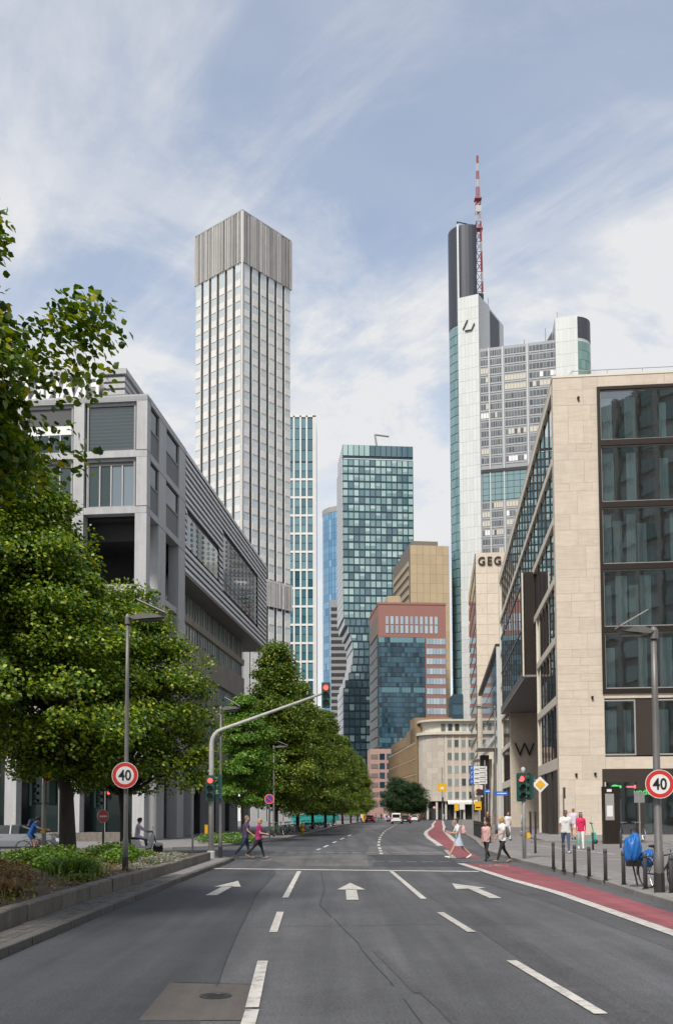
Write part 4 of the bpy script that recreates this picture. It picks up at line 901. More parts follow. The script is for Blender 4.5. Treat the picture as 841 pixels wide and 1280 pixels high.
MB().box(0,4,0,12,0,44).build('wall','omni_frame',dk)
for k in range(11): MB().box(.1,3.9,-.1,0,1+k*4,4.4+k*4).build('window_row','navy_glass',dk)
# block across the side street behind the viewer, mirrored in the front windows
bk = thing('gridded_stone_block','grey stone office block with square window grid, mirrored in the bay windows','building',(2,-52,0),R(225))
MB().box(-64,2,.3,20,0,72).build('wall','travertine',bk)
for k in range(19):
    for j in range(14):
        MB().box(-58+j*4.2,-55.2+j*4.2,.05,.4,.8+k*3.8,3.4+k*3.8).build('window','glass_strip',bk)
for j in range(15): MB().box(-59.2+j*4.2,-58.3+j*4.2,-.5,.3,0,72).build('pier','travertine_pale',bk)
# ================================================================ TREES AND PLANTS
mat('bark', (.055,.047,.040), .95, var=.35, scale=7, bump=1.0, bscale=16, stretch=(1,1,.25))
leafmat('leaf_near', (.020,.055,.008), (.085,.160,.016), (.25,.33,.030), (.45,.42,.04))
leafmat('leaf_mid', (.018,.056,.005), (.105,.195,.013), (.29,.39,.028), (.46,.44,.03))
leafmat('leaf_row', (.022,.064,.008), (.092,.165,.016), (.23,.30,.028), (.36,.34,.03))
leafmat('leaf_fresh', (.035,.11,.012), (.10,.21,.022), (.19,.31,.04))
leafmat('leaf_dark', (.010,.032,.010), (.022,.058,.016), (.045,.095,.022))
leafmat('leaf_bed', (.03,.075,.012), (.085,.16,.025), (.20,.30,.05)); leafmat('leaf_dry', (.10,.06,.025), (.20,.13,.05), (.34,.25,.10)); leafmat('leaf_silver', (.16,.18,.13), (.30,.32,.25), (.45,.46,.38))
LT = np.array([(0,0,0),(-.34,.18,.05),(-.44,.52,.09),(0,1.05,-.06),(.44,.52,.09),(.34,.18,.05)]); LF = np.array([(0,3,2,1),(0,5,4,3)])
def leaf_cloud(C, size, rs, up=.9, out=None, droop=.35):
    n = len(C); nrm = rs.normal(0,.55,(n,3)); nrm[:,2] += up
    if out is not None: nrm += out*.5
    nrm /= np.linalg.norm(nrm,axis=1)[:,None]
    d = rs.normal(0,1,(n,3)); d[:,2] -= droop
    if out is not None: d += out*.9
    d -= nrm*(d*nrm).sum(1)[:,None]; d /= np.linalg.norm(d,axis=1)[:,None]+1e-9
    s = np.cross(d,nrm); sz = size*rs.uniform(.65,1.2,(n,1,1))
    V = (LT[None,:,0:1]*s[:,None,:]+LT[None,:,1:2]*d[:,None,:]+LT[None,:,2:3]*nrm[:,None,:])*sz+C[:,None,:]
    F = (LF[None]+np.arange(n)[:,None,None]*6).reshape(-1,4)
    return V.reshape(-1,3),F
def tree_mesh(seed, H, crown0, Rc, trunk_r, nclus, nleaf, size, lm, prof=None, flat=.38, clus=.75, squash=(1,1), keep=False):
    """returns trunk mesh, crown mesh; local origin at the foot"""
    rs = np.random.RandomState(seed); rd = random.Random(seed); wood = MB()
    prof = prof or (lambda t: max(.05,math.sin(math.pi*min(1,(t*.93+.06))**.72))**.75)
    bend = [(rd.uniform(-.12,.12)*k,rd.uniform(-.12,.12)*k) for k in range(7)]
    tp = [(bend[k][0],bend[k][1],H*.9*k/6) for k in range(7)]
    wood.tube([(0,0,-.2)]+[(0,0,.05)]+tp[1:], [trunk_r*1.35,trunk_r*1.12]+[trunk_r*(1-.15*k) for k in range(1,7)], 9)
    cl = []
    for i in range(nclus):
        t = (i+.5)/nclus; t = t**.92; z = crown0+(H-crown0)*t; a = i*2.39996+rd.uniform(-.35,.35); rad = Rc*prof(t)*(.55+.5*rd.random()**.5)*(.80+.30*math.sin(a*3+seed+z*.55)*math.cos(a*2-z*.8)+.10*math.sin(i*1.7))
        c = np.array((math.cos(a)*rad*squash[0],math.sin(a)*rad*squash[1],z-.06*rad+rd.uniform(-.6,.6))); cl.append(c)
        if i % 2 == 0:
            z0 = max(crown0*.8,z-rad*.75); k = min(6,max(0,z0/(H*.9)*6)); i0 = int(k); b0 = Vector(tp[min(i0,6)]).lerp(Vector(tp[min(i0+1,6)]),k-i0); e_ = Vector(c)
            mid = b0.lerp(e_,.5)+Vector((rd.uniform(-.2,.2),rd.uniform(-.2,.2),.12*rad)); r0 = trunk_r*(.16+.25*(1-t)); wood.tube([b0,mid,e_],[r0,r0*.55,.012],5,cap=False)
    cl = np.array(cl)
    inner = cl[::2]*np.array((.45,.45,1)); allc = np.concatenate([cl,inner])
    wgt = rs.uniform(.5,1.5,len(allc)); idx = rs.choice(len(allc),nleaf,p=wgt/wgt.sum())
    off = rs.normal(0,1,(nleaf,3)); off *= (rs.uniform(0,1,(nleaf,1))**.45)/np.linalg.norm(off,axis=1)[:,None]
    cs = clus*rs.uniform(.6,1.35,len(allc)); C = allc[idx]+off*np.stack([cs[idx],cs[idx],cs[idx]*flat],1)
    if keep: ok_ = (C[:,0] > .8) | (rs.uniform(0,1,nleaf) < .45); C = C[ok_]; off = off[ok_]; idx = idx[ok_]      # the side away from the street is thinner
    ax = np.stack([C[:,0]*0,C[:,1]*0,C[:,2]],1); out = C-ax; out /= np.linalg.norm(out,axis=1)[:,None]+.3
    C[:,2] -= .10*(np.linalg.norm(off[:,:2],axis=1)**2)*cs[idx]
    V,F = leaf_cloud(C,size,rs,.85,out)
    return wood.mesh('trunk','bark',True), npmesh('crown',V,F,lm), C
def tree(name,label,loc,meshes,rz=0.,group=None,scale=1.):
    t = thing(name,label,'tree',loc,rz,group)
    for nm,me in zip(('trunk','crown'),meshes[:2]):
        o = put(nm,me,t,None,0.,None,(scale,)*3)
        if nm == 'crown': o['kind'] = 'stuff'
    return t
t1 = tree_mesh(3,12.1,4.3,4.3,.22,460,200000,.125,'leaf_near',clus=.78,flat=.6,prof=lambda t: max(.1,1-(2*t-1)**2)**.5,keep=True)
nt_ = tree('linden_tree','big-leaved linden bough overhanging high above the roofline of the grey building',(-8.95,14.5,.25),t1); nt_.scale = (1.05,1.05,1.09)
# the outermost big leaves of that linden as single leaves
rs = np.random.RandomState(5); C = t1[2]; sel = [i for i in range(len(C)) if C[i][0] > 2.6 and C[i][1] < 2.0 and C[i][2] > 5.5]; rs.shuffle(sel); 
lv_ = npmesh('leaf',LT*.13,LF,'leaf_near')
for i in sel[:220]:
    n = Vector(rs.normal(0,.5,3))+Vector((.4,-.35,.7)); put('leaf',lv_,nt_,tuple(C[i]+rs.normal(0,.1,3)),rot=n.to_track_quat('Z','Y').to_euler())
t2 = tree_mesh(8,15.6,3.7,5.0,.30,300,150000,.135,'leaf_mid',clus=1.05,flat=.52, prof=lambda t: max(.05,(1-t)**.55*min(1,.45+t*4.2)))
tree('linden_tree','large spreading linden with dark trunk standing in the planted traffic island',(-10.1,37.0,.3),t2,0)
for m_ in t2[:2]:
    co = np.empty(len(m_.vertices)*3,np.float32); m_.vertices.foreach_get('co',co); co = co.reshape(-1,3); co[:,0] -= .22*np.maximum(0,co[:,2]-3.0); m_.vertices.foreach_set('co',co.ravel()); m_.update()
t3 = tree_mesh(15,10.6,2.9,4.9,.22,190,90000,.125,'leaf_mid',clus=.95,flat=.46, prof=lambda t: max(.05,(1-t)**.5*min(1,.55+t*3)))
tree('linden_tree','lower linden behind the speed limit sign at the tip of the planted island',(-8.85,41.3,.3),t3,R(200))
t3b = tree_mesh(19,14.2,3.2,4.9,.26,220,80000,.145,'leaf_mid',clus=1.05,flat=.5, prof=lambda t: max(.05,(1-t)**.5*min(1,.5+t*3.5)))
tree('linden_tree','shaded linden deep in the planted island, left of the larger linden trunk',(-14.6,30.5,.3),t3b,R(90))
v1 = tree_mesh(21,15.0,2.6,4.5,.2,190,66000,.165,'leaf_row',clus=1.1,flat=.5, prof=lambda t: max(.04,(1-t)**.62*min(1,.55+t*3)))
v2 = tree_mesh(27,14.0,2.5,4.2,.18,170,60000,.165,'leaf_row',clus=1.1,flat=.5, prof=lambda t: max(.04,(1-t)**.55*min(1,.55+t*3)))
v3 = tree_mesh(31,9.0,2.9,2.8,.12,100,26000,.15,'leaf_fresh',clus=.8,flat=.34, prof=lambda t: max(.04,(1-t)**.5*min(1,.5+t*3)))
tree('linden_tree','small bright green young linden in front of the first tall row tree',(-6.1,64.0,.12),v3,R(30))
row = [(-4.9,79.0,v1,1.0,20,'tall pointed linden, first of the row along the left pavement'),(-3.7,93.0,v2,.98,120,'second linden of the row along the left pavement, past the tallest one'),(-2.6,106,v1,.86,230,None),(-1.4,120,v2,.98,310,None),(-.4,134,v1,.80,70,None),(.9,150,v2,.92,160,None),(2.4,168,v1,.76,260,None),(3.9,186,v2,.86,10,None),(5.0,202,v1,.78,100,'last linden of the row, beside the parked red car')]
for x,y,ms,s_,a,lb in row: tree('linden_tree',lb or '%s linden of the pavement row, counted from the young bright one' % ('third','fourth','fifth','sixth','seventh','eighth')[[q[0] for q in row if not q[5]].index(x)],(x,y,.12),ms,R(a),'lindens in the row along the left pavement',s_)
vb = tree_mesh(41,9.6,2.2,4.4,.16,120,34000,.2,'leaf_dark',clus=1.1,flat=.6, prof=lambda t: max(.3,math.sin(math.pi*min(1,t*.8+.2))**.5))
tree('clipped_round_tree','dense dark round-headed tree before the old sandstone building',(14.4,230,.1),vb); tree('clipped_round_tree','dense dark round-headed tree touching the travertine corner building',(18.6,236,.1),vb,R(80),None,.9)
# planting in the island
rs = np.random.RandomState(77)
def tuft_mesh(seed,n,hgt,spread,lm,wd=.012,arch=.5):
    r_ = np.random.RandomState(seed); V = []; F = []
    for i in range(n):
        a = r_.uniform(0,6.283); b = np.array((r_.normal(0,spread*.35),r_.normal(0,spread*.35),0)); d = np.array((math.cos(a),math.sin(a),0)); L = hgt*r_.uniform(.55,1.1); w2 = wd*r_.uniform(.7,1.4); sd_ = np.array((-d[1],d[0],0))*w2; ln = r_.uniform(.25,1)*arch
        pts = [b,b+d*L*ln*.3+np.array((0,0,L*.6)),b+d*L*ln+np.array((0,0,L*(.95-.3*ln)))]; o = len(V)
        V += [pts[0]-sd_,pts[0]+sd_,pts[1]+sd_,pts[1]-sd_,pts[2]+sd_*.2,pts[2]-sd_*.2]; F += [(o,o+1,o+2,o+3),(o+3,o+2,o+4,o+5)]
    return npmesh('foliage',np.array(V),np.array(F),lm)
def bush_mesh(seed,n,r,hgt,lm,size): 
    r_ = np.random.RandomState(seed); o = r_.normal(0,1,(n,3)); o /= np.linalg.norm(o,axis=1)[:,None]; rad = r_.uniform(.35,1,(n,1))**.5; C = o*rad*np.array((r,r,hgt*.55))*(1+.25*np.sin(o[:,:1]*7+seed)*np.cos(o[:,1:2]*6)); C[:,2] += hgt*.42; C = C[C[:,2] > .01]
    V,F = leaf_cloud(C,size,r_,.5,o[:len(C)]*.8); return npmesh('foliage',V,F,lm)
gr1,gr2,gr3 = tuft_mesh(1,900,.62,.55,'leaf_bed',.011),tuft_mesh(2,700,.5,.5,'leaf_dry',.009),tuft_mesh(3,600,.42,.45,'leaf_bed',.010)
bu1,bu2,bu3 = bush_mesh(4,2600,.85,.75,'leaf_bed',.075),bush_mesh(5,2000,.65,.6,'leaf_fresh',.07),bush_mesh(6,1600,.7,.38,'leaf_silver',.055)
bu4 = bush_mesh(9,2200,.8,.7,'leaf_dry',.06)
plants = [(-7.15,25.6,bu2,1.3,'bright green feathery shrub beside the speed limit post'),(-6.4,24.0,gr1,1.35,'arching green grass clump beside the speed limit post'),(-8.4,27.0,bu1,1.15,'rounded dark green shrub behind the feathery bright one'),(-9.6,24.5,bu1,1.0,'dark green shrub in the middle of the planting bed'),(-7.0,20.5,bu4,1.0,'brownish seeding shrub behind the low block wall'),(-6.2,18.2,gr2,1.2,'dry tan grass clump by the block wall'),(-8.0,18.5,bu1,1.0,'green shrub among dry grasses in the near bed'),(-5.9,15.3,gr3,1.0,'short green grass clump near the block wall'),(-7.3,15.4,bu4,.95,'rusty brown low shrub in the near bed'),(-6.5,30.4,bu2,1.2,'bright green shrub in front of the second linden trunk'),(-5.6,30.2,bu3,1.0,'silvery low cushion plant behind the wall'),(-5.7,33.6,bu3,.85,'silvery cushion plant at the end of the wall'),(-7.6,33.4,bu1,1.1,'green shrub at the far end of the bed'),(-5.6,27.2,bu3,.7,'small silver cushion plant beside the lamp post foot'),(-6.6,33.6,gr2,1.0,'dry grass clump at the far end of the bed'),(-8.9,31.0,bu1,1.1,'dark shrub between the two linden trunks'),(-5.8,22.2,gr3,.8,'small grass tuft by the wall before the lamp post'),(-5.9,12.6,bu4,.9,'rusty low shrub nearest the end of the block wall'),(-6.6,13.6,gr2,1.2,'dry tufted grass between the two rusty shrubs'),(-7.9,22.6,bu4,1.1,'brown seed-headed shrub in the middle of the bed'),(-9.4,20.4,gr1,1.2,'tall arching grass at the back of the near bed')]
for x,y,me,s_,lb in plants:
    p_ = thing('grass_clump' if me in (gr1,gr2,gr3) else 'shrub',lb,'grass' if me in (gr1,gr2,gr3) else 'shrub',(x,y,.33),rng.uniform(0,6)); o = put('foliage',me,p_,None,0,None,(s_,s_,s_*(.62 if me in (gr1,gr2,gr3) else .70))); o['kind'] = 'stuff'
cv = []; fc = []; 
N = 3600; pts = np.stack([rs.uniform(-10.5,-5.25,N),rs.uniform(11,35.3,N),np.full(N,.36)],1); keep = np.sin(pts[:,0]*1.9)*np.cos(pts[:,1]*1.1)+rs.normal(0,.5,N) > -.1; pts = pts[keep]; pts[:,2] += rs.uniform(0,.16,len(pts))
V,F = leaf_cloud(pts,.065,rs,.6); g_ = put('ground_cover',npmesh('ground_cover',V,F,'leaf_bed')); tag(g_,'low leafy ground cover spread over the planting bed','ground cover',None,'stuff')
ND = 5200; pts = np.stack([rs.uniform(-10.5,-5.2,ND),8.5+rs.uniform(0,1,ND)**1.5*26.8,np.full(ND,.37)],1); pts[:,2] += rs.uniform(0,.16,ND); V,F = leaf_cloud(pts,.06,rs,.4); g_ = put('dry_ground_cover',npmesh('dry_ground_cover',V,F,'leaf_dry')); tag(g_,'dry brown stems and litter among the bed plants','ground cover',None,'stuff')
hd = bush_mesh(12,3000,1.5,.8,'leaf_fresh',.09)
p_ = thing('hedge','low green hedge strip behind the crossing couple on the left pavement','hedge',(-6.4,57.5,.12)); o = put('foliage',hd,p_,None,0,None,(1.3,.5,.8)); o['kind'] = 'stuff'
# ================================================================ STREET FURNITURE
rng = random.Random(5)
def bollard_mesh():
    a = MB(); a.lathe([(.048,-.05),(.048,.79),(.04,.81),(0.001,.815)],12); me = a.mesh('bollard','post_dark',True); return me
BM = bollard_mesh(); BCAP = MB().lathe([(.052,.70),(.052,.74)],12).mesh('band','dark_metal'); BFT = MB().lathe([(.07,-.02),(.07,.02),(.05,.03)],12).mesh('foot_plate','dark_metal')
bl = [(6.96,21.03),(6.74,22.09),(6.65,23.45),(6.6,24.84),(6.59,26.41),(6.61,28.08),(6.58,29.32),(6.6,30.8)]
lbl = ['slim dark bollard pressed against the parked bicycle','slim dark bollard beside the blue tarpaulin bundle']+['%s slim bollard along the cycle lane kerb, counted from the locked bicycle' % q for q in ('third','fourth','fifth','sixth','seventh','eighth')]
for (x,y),lb in zip(bl,lbl):
    t = thing('bollard',lb,'bollard',(x+.16,y,.125),0,'bollards along the cycle lane kerb'); put('post',BM,t); put('band',BCAP,t); put('foot_plate',BFT,t)
for x,y,z,lb in ((8.48,42.1,.12,'lone dark bollard past the priority-road signal'),(11.8,45.4,.12,'dark bollard standing beside the woman in the pink top'),(13.83,48.0,.12,'dark bollard in front of the parking ticket column')):
    t = thing('bollard',lb,'bollard',(x,y,z)); put('post',BM,t); put('band',BCAP,t); put('foot_plate',BFT,t)
tp_ = MB().box(-.07,.07,-.07,.07,-.02,1.8).mesh('post','dark_metal'); tc_ = MB().box(-.078,.078,-.078,.078,1.74,1.83).mesh('cap','post_dark')
for x in (15.35,15.75):
    t = thing('square_post','tall square dark post of the pair before the entrance recess','post',(x,78.0,.12),0,'pair of tall square posts'); put('post',tp_,t); put('cap',tc_,t)
rp_ = MB().lathe([(.05,0),(.05,1.12),(.03,1.15)],8).mesh('post','dark_metal')
rl = thing('guard_railing','row of close dark posts railing the pavement edge behind the walking woman','railing',(0,0,.12))
for k in range(12):
    f = k/11; x,y = 8.5+1.75*f,56.2+19*f; put('post',rp_,rl,(x+.25,y,0))
MB().tube([(8.75,56.2,.95),(10.5,75.2,.95)],.03,6).build('rail','dark_metal',rl)

def disc(parent,c,r,name='sign_plate',ry=0.,ring='sign_red',fill='sign_white',txt=None,bar=False,ts=.62):
    """round traffic sign facing -y"""
    o = thing_part = put(name,MB().lathe([(r,-.012),(r,.012)],32,0,'y').mesh(name,'pole_grey'),parent,c,ry)
    def annul(nm,r0,r1,y,m_):
        a = MB(); n = 36
        for k in range(n):
            t0,t1 = 2*math.pi*k/n,2*math.pi*(k+1)/n; q = lambda t,rr: (rr*math.cos(t),y,rr*math.sin(t))
            if r0 <= 0: a.add([q(t0,r1),q(t1,r1),(0,y,0)],[(0,1,2)])
            else: a.quad(q(t0,r0),q(t0,r1),q(t1,r1),q(t1,r0))
        return a.build(nm,m_,o)
    annul('rim',r*.955,r*.995,-.016,'sign_white')
    if bar:
        annul('red_face',0,r*.955,-.016,'sign_red'); MB().box(-r*.66,r*.66,-.022,-.018,-r*.13,r*.13).build('white_bar','sign_white',o)
    else:
        annul('red_ring',r*.68,r*.955,-.0165,ring); annul('white_face',0,r*.68,-.0160,fill)
    if txt: put('numerals',text_mesh(txt,r*1.12,.003,'black',offset=.006),o,(0,-.021,-.01),rot=UPR,scale=(.86,1,1))
    return o
def lamp_post(label,loc,h_,r,flip=1,head=1.0,cat='street lamp',arm=.35):
    t = thing('street_lamp',label,cat,loc)
    p = MB(); p.lathe([(r*1.25,-.1),(r*1.25,.85),(r*1.0,.9),(r*.8,h_*.75),(r*.7,h_)],12); p.build('pole','pole_lamp',t,smooth=True); MB().lathe([(r*1.32,0),(r*1.32,.42),(r*1.2,.45)],12).build('base_sleeve','dark_metal',t)
    MB().lathe([(r*1.15,h_-.05),(r*1.15,h_+.14),(r*.5,h_+.22)],12).build('collar','pole_lamp',t)
    a = MB(); hd = head; a.xprism([(flip*arm*.2,h_+.12),(flip*(arm+hd*.2),h_+.22),(flip*(arm+hd),h_+.20),(flip*(arm+hd*1.02),h_+.12),(flip*(arm),h_+.06)] if flip > 0 else [(flip*arm,h_+.06),(flip*(arm+hd*1.02),h_+.12),(flip*(arm+hd),h_+.20),(flip*(arm+hd*.2),h_+.22),(flip*arm*.2,h_+.12)],-.12,.12); a.build('lamp_arm','pole_lamp',t)
    # tilted reflector plate
    b = MB(); e0,e1 = flip*(arm+hd*.12),flip*(arm+hd*1.1); b.add([(e0,-.22,h_+.55),(e0,.22,h_+.55),(e1,.22,h_+.2),(e1,-.22,h_+.2),(e0,-.22,h_+.58),(e0,.22,h_+.58),(e1,.22,h_+.23),(e1,-.22,h_+.23)],[(0,1,2,3),(7,6,5,4),(0,3,7,4),(1,5,6,2),(0,4,5,1),(3,2,6,7)]); b.build('reflector','frame_pale',t)
    b = MB(); b.box(min(e0,e1)+.05,max(e0,e1)-.1,-.1,.1,h_+.03,h_+.06); b.build('lamp_lens','lens_dark',t)
    return t
lamp_post('grey street lamp with flat angled head rising from the planted island',(-5.36,25.0,.33),6.45,.062,1,.75,arm=.18)
s = thing('speed_limit_sign','round red-ringed 40 speed limit sign on the lamp post in the planted island','traffic sign',(-5.36,24.86,2.83)); disc(s,(0,0,0),.335,txt='40'); MB().box(-.1,.1,.02,.15,-.03,.03).build('bracket','pole_grey',s)
lamp_post('grey street lamp with flat angled head at the kerb by the parked bicycles',(6.92,21.2,.12),5.55,.088,-1,.62,arm=.1)
s = thing('speed_limit_sign','round red-ringed 40 speed limit sign on the lamp post by the parked bicycles','traffic sign',(6.92,21.02,2.45)); disc(s,(0,0,0),.31,txt='40',ry=R(-4)); MB().box(-.1,.1,.02,.15,-.03,.03).build('bracket','pole_grey',s)
lamp_post('tall slim street lamp beside the overhanging signal mast',(-4.56,38.6,.12),5.75,.06,1,.6,arm=.1)
lamp_post('slim street lamp against the corner of the stone building',(12.0,74.0,.12),9.6,.08,-1,1.0,arm=.3)
lamp_post('street lamp among the row lindens on the left pavement',(-4.7,73.5,.12),6.6,.07,1,.8,arm=.2)
def signal_head(parent,c,lit=0,rz=0.,s=1.,n=3,back='signal_green'):
    h_ = put('signal_head',None,parent,c,rz); b = MB(); b.box(-.13*s,.13*s,-.02,.14*s,-.31*s*n/2,.31*s*n/2); b.build('housing',back,h_)
    b = MB(); b.box(-.17*s,.17*s,.0,.012,-.34*s*n/2,.34*s*n/2); b.build('backplate',back,h_)
    for k in range(n):
        z = (n/2-.5-k)*.3*s; ln = put('lens',MB().lathe([(.10*s,-.045),(.10*s,-.02)],16,0,'y').mesh('lens',('lamp_red' if lit == k and k == 0 else ('lamp_green' if lit == k else 'lens_dark'))),h_,(0,0,z))
        vz = MB(); 
        for j in range(8):
            a0,a1 = R(-10+j*25),R(-10+(j+1)*25); q = lambda a,y: (.115*s*math.cos(a),y,z+.115*s*math.sin(a)); vz.quad(q(a0,-.02),q(a1,-.02),q(a1,-.18*s),q(a0,-.18*s))
        vz.build('visor','signal_green',h_)
    return h_
# mast-arm signal at the crossing
t = thing('mast_arm_signal','grey curved mast-arm traffic signal with red lights reaching over the road','traffic signal',(-4.91,38.5,.12))
arc_ = [(0,0,-.05),(0,0,3.6),(0,0,4.45)]+[(.5-.5*math.cos(R(a)),0,4.45+.6*math.sin(R(a))) for a in (20,40,60,78)]+[(4.35,0,6.45)]
MB().tube(arc_,[.105,.1,.095,.09,.085,.08,.075,.045],12).build('mast_arm','concrete_pole',t,smooth=True); MB().lathe([(.16,-.02),(.16,.25),(.125,.28)],12).build('base_sleeve','concrete_pole',t)
signal_head(t,(4.5,-.05,6.38),0); signal_head(t,(-.02,-.22,2.72),0); signal_head(t,(.27,.02,2.78),9,R(-80)); MB().box(-.05,.3,-.12,.05,2.5,2.56).build('bracket','pole_grey',t)
MB().box(-.24,-.12,-.12,.05,.95,1.3).build('push_button_box','sign_yellow',t)
# signals on the far left
t = thing('signal_pole','traffic signal pole with two green-backed heads and yellow button box by the cyclist','traffic signal',(-11.96,40.2,.12)); MB().lathe([(.1,-.05),(.085,3.0),(.07,3.05)],10).build('pole','concrete_pole',t,smooth=True)
signal_head(t,(-.42,0,2.55),9,R(78)); signal_head(t,(.36,0,2.6),9,R(180)); MB().box(-.42,.36,-.03,.03,2.14,2.2).build('bracket','dark_metal',t); MB().box(-.06,.08,-.16,-.08,.95,1.15).build('push_button_box','sign_yellow',t)
disc(t,(.12,-.06,3.28),.21,'no_entry_sign',R(38),bar=True)
t = thing('signal_pole','slim signal pole carrying a round no-entry sign before the grey building','traffic signal',(-10.51,44.3,.0)); MB().lathe([(.055,-.05),(.05,3.05),(.07,3.06),(.07,3.2)],10).build('pole','pole_grey',t,smooth=True)
signal_head(t,(-.24,0,2.6),9,R(70)); signal_head(t,(.26,-.05,2.7),0,R(-30),.7,2); disc(t,(0,-.09,1.75),.3,'no_entry_sign',R(48),bar=True)
t = thing('sign_pole','thin blue-grey pole with a small box on the left pavement edge','pole',(-7.07,48.3,.0)); MB().lathe([(.05,-.03),(.045,3.0)],8).build('pole','pole_grey',t); MB().box(-.14,.1,-.06,.06,2.85,3.1).build('sensor_box','grey_stone',t)
t = thing('no_stopping_sign','round blue and red no-stopping sign on a post before the row lindens','traffic sign',(-4.15,60.6,.12)); MB().lathe([(.06,-.03),(.05,2.9)],8).build('pole','post_dark',t); mat('sign_navy',(.03,.05,.28),.4)
o = disc(t,(0,-.07,2.62),.30,fill='sign_navy'); MB().add([(-.2,-.02,.16),(-.15,-.02,.2),(.2,-.02,-.16),(.15,-.02,-.2)],[(0,1,2,3)]).build('red_bar','sign_red',o)
# priority-road signal on the right
t = thing('signal_pole','traffic signal showing red with yellow priority diamond at the right-hand kerb','traffic signal',(7.02,36.9,.12)); MB().lathe([(.075,-.05),(.07,2.55),(.06,3.25),(.08,3.27),(.08,3.4),(.02,3.45)],12).build('pole','concrete_pole',t,smooth=True)
signal_head(t,(-.1,-.12,2.68),0,R(12),1.05); signal_head(t,(.2,.0,2.72),9,R(-75),1.0); MB().box(-.1,.3,-.05,.02,2.24,2.3).build('bracket','dark_metal',t); MB().box(.08,.2,-.14,-.04,.78,.98).build('push_button_box','sign_yellow',t); c = MB(); c.tube([(.05,0,2.95),(.62,0,2.95)],.02,6); c.tube([(.05,0,2.65),(.62,0,2.65)],.02,6); c.build('sign_arm','pole_grey',t)
def sq(h_,r,y,nm,m_,par):
    c = MB(); c.add([(0,y,-r),(r,y,0),(0,y,r),(-r,y,0),(0,y+.012,-r),(r,y+.012,0),(0,y+.012,r),(-r,y+.012,0)],[(0,1,2,3),(7,6,5,4),(0,4,5,1),(1,5,6,2),(2,6,7,3),(3,7,4,0)]); return c.build(nm,m_,par)
dm = put('priority_sign',MB().box(-.03,.03,-.01,.03,-.2,.2).mesh('priority_sign','pole_grey'),t,(.62,-.05,2.78)); sq(0,.31,-.03,'white_face','sign_white',dm); sq(0,.185,-.045,'yellow_face','sign_yellow',dm)
# sign cluster down the pavement
t = thing('direction_sign_board','four stacked white direction boards with blue symbol panels on a post','direction sign',(11.1,80,.12)); MB().lathe([(.06,-.03),(.06,6.0)],8).build('pole','pole_grey',t); MB().lathe([(.06,-.03),(.06,6.0)],8).build('pole','pole_grey',t,(1.0,0,0))
for k in range(4):
    z = 5.35-k*.37; b = MB().box(-.25,1.15,-.05,-.02,z-.17,z+.17).build('board','sign_white',t); MB().box(-.26,.07,-.065,-.05,z-.17,z+.17).build('symbol_panel','sign_blue',b); MB().box(.14,.5,-.062,-.05,z-.09,z-.03).build('lettering','black',b); MB().box(.56,1.0,-.062,-.05,z-.02,z+.04).build('lettering','post_dark',b); put('symbol',text_mesh('P',.26,.003,'sign_white'),b,(-.09,-.075,z),rot=UPR)
t = thing('sign_post','post with red-ringed round sign above an orange detour board','traffic sign',(11.35,78.5,.12)); MB().lathe([(.05,-.03),(.05,4.0)],8).build('pole','pole_grey',t); MB().box(-.33,.33,-.04,-.01,3.0,3.95).build('back_board','lime_pale',t); disc(t,(0,-.08,3.38),.3,txt='30'); MB().box(-.34,.2,-.05,-.02,1.95,2.65).build('orange_board','sign_yellow',t); MB().box(-.26,.12,-.06,-.05,2.1,2.2).build('lettering','black',t)
t = thing('sign_post','short post with orange and white parking boards','traffic sign',(10.2,81.0,.12)); MB().lathe([(.05,-.03),(.05,2.6)],8).build('pole','pole_grey',t); MB().box(-.5,-.15,-.05,-.02,1.9,2.5).build('orange_board','sign_yellow',t); MB().box(-.1,.35,-.05,-.02,2.0,2.6).build('white_board','sign_white',t)
t = thing('street_name_sign','blue street name plate on a grey post before the shop awnings','street sign',(11.5,74.5,.12)); MB().lathe([(.06,-.03),(.055,3.5)],8).build('pole','pole_grey',t); MB().box(-.35,.2,-.05,-.02,3.2,3.52).build('name_plate','sign_blue',t); MB().box(-.22,.1,-.055,-.05,3.33,3.39).build('lettering','sign_white',t); MB().box(-.85,-.4,-.05,.2,3.05,3.5).build('sign_box','dark_metal',t)
t = thing('street_name_sign','blue street name plate with pointed end on the lamp beside the stone building','street sign',(10.8,64.3,.12)); MB().lathe([(.06,-.03),(.055,3.2)],8).build('pole','concrete_pole',t); MB().box(-.45,.4,-.05,-.02,2.85,3.12).build('name_plate','sign_blue',t); MB().box(-.3,.3,-.055,-.05,2.96,3.02).build('lettering','sign_white',t)
t = thing('route_sign','yellow route board on a tall pole before the travertine building','traffic sign',(25.9,241,.1)); MB().lathe([(.16,-.03),(.12,13)],8).build('pole','pole_grey',t); MB().box(-1.2,1.1,-.25,-.15,7.0,9.0).build('yellow_board','sign_yellow',t); MB().box(-.5,.4,-.28,-.25,7.5,8.1).build('lettering','sign_white',t); MB().box(-.1,.3,-.2,.2,4.0,5.6).build('signal_box','dark_metal',t)
for x,y,lb in ((24.4,246,'dark distant signal pole at the foot of the yellow route board'),(20.3,238,'round pink-red no-entry sign before the travertine colonnade')):
    t = thing('sign_post',lb,'traffic sign',(x,y,.1)); MB().lathe([(.09,-.03),(.08,3.6)],8).build('pole','post_dark',t); disc(t,(0,-.1,3.1),.55 if x < 22 else .35,bar=x < 22)
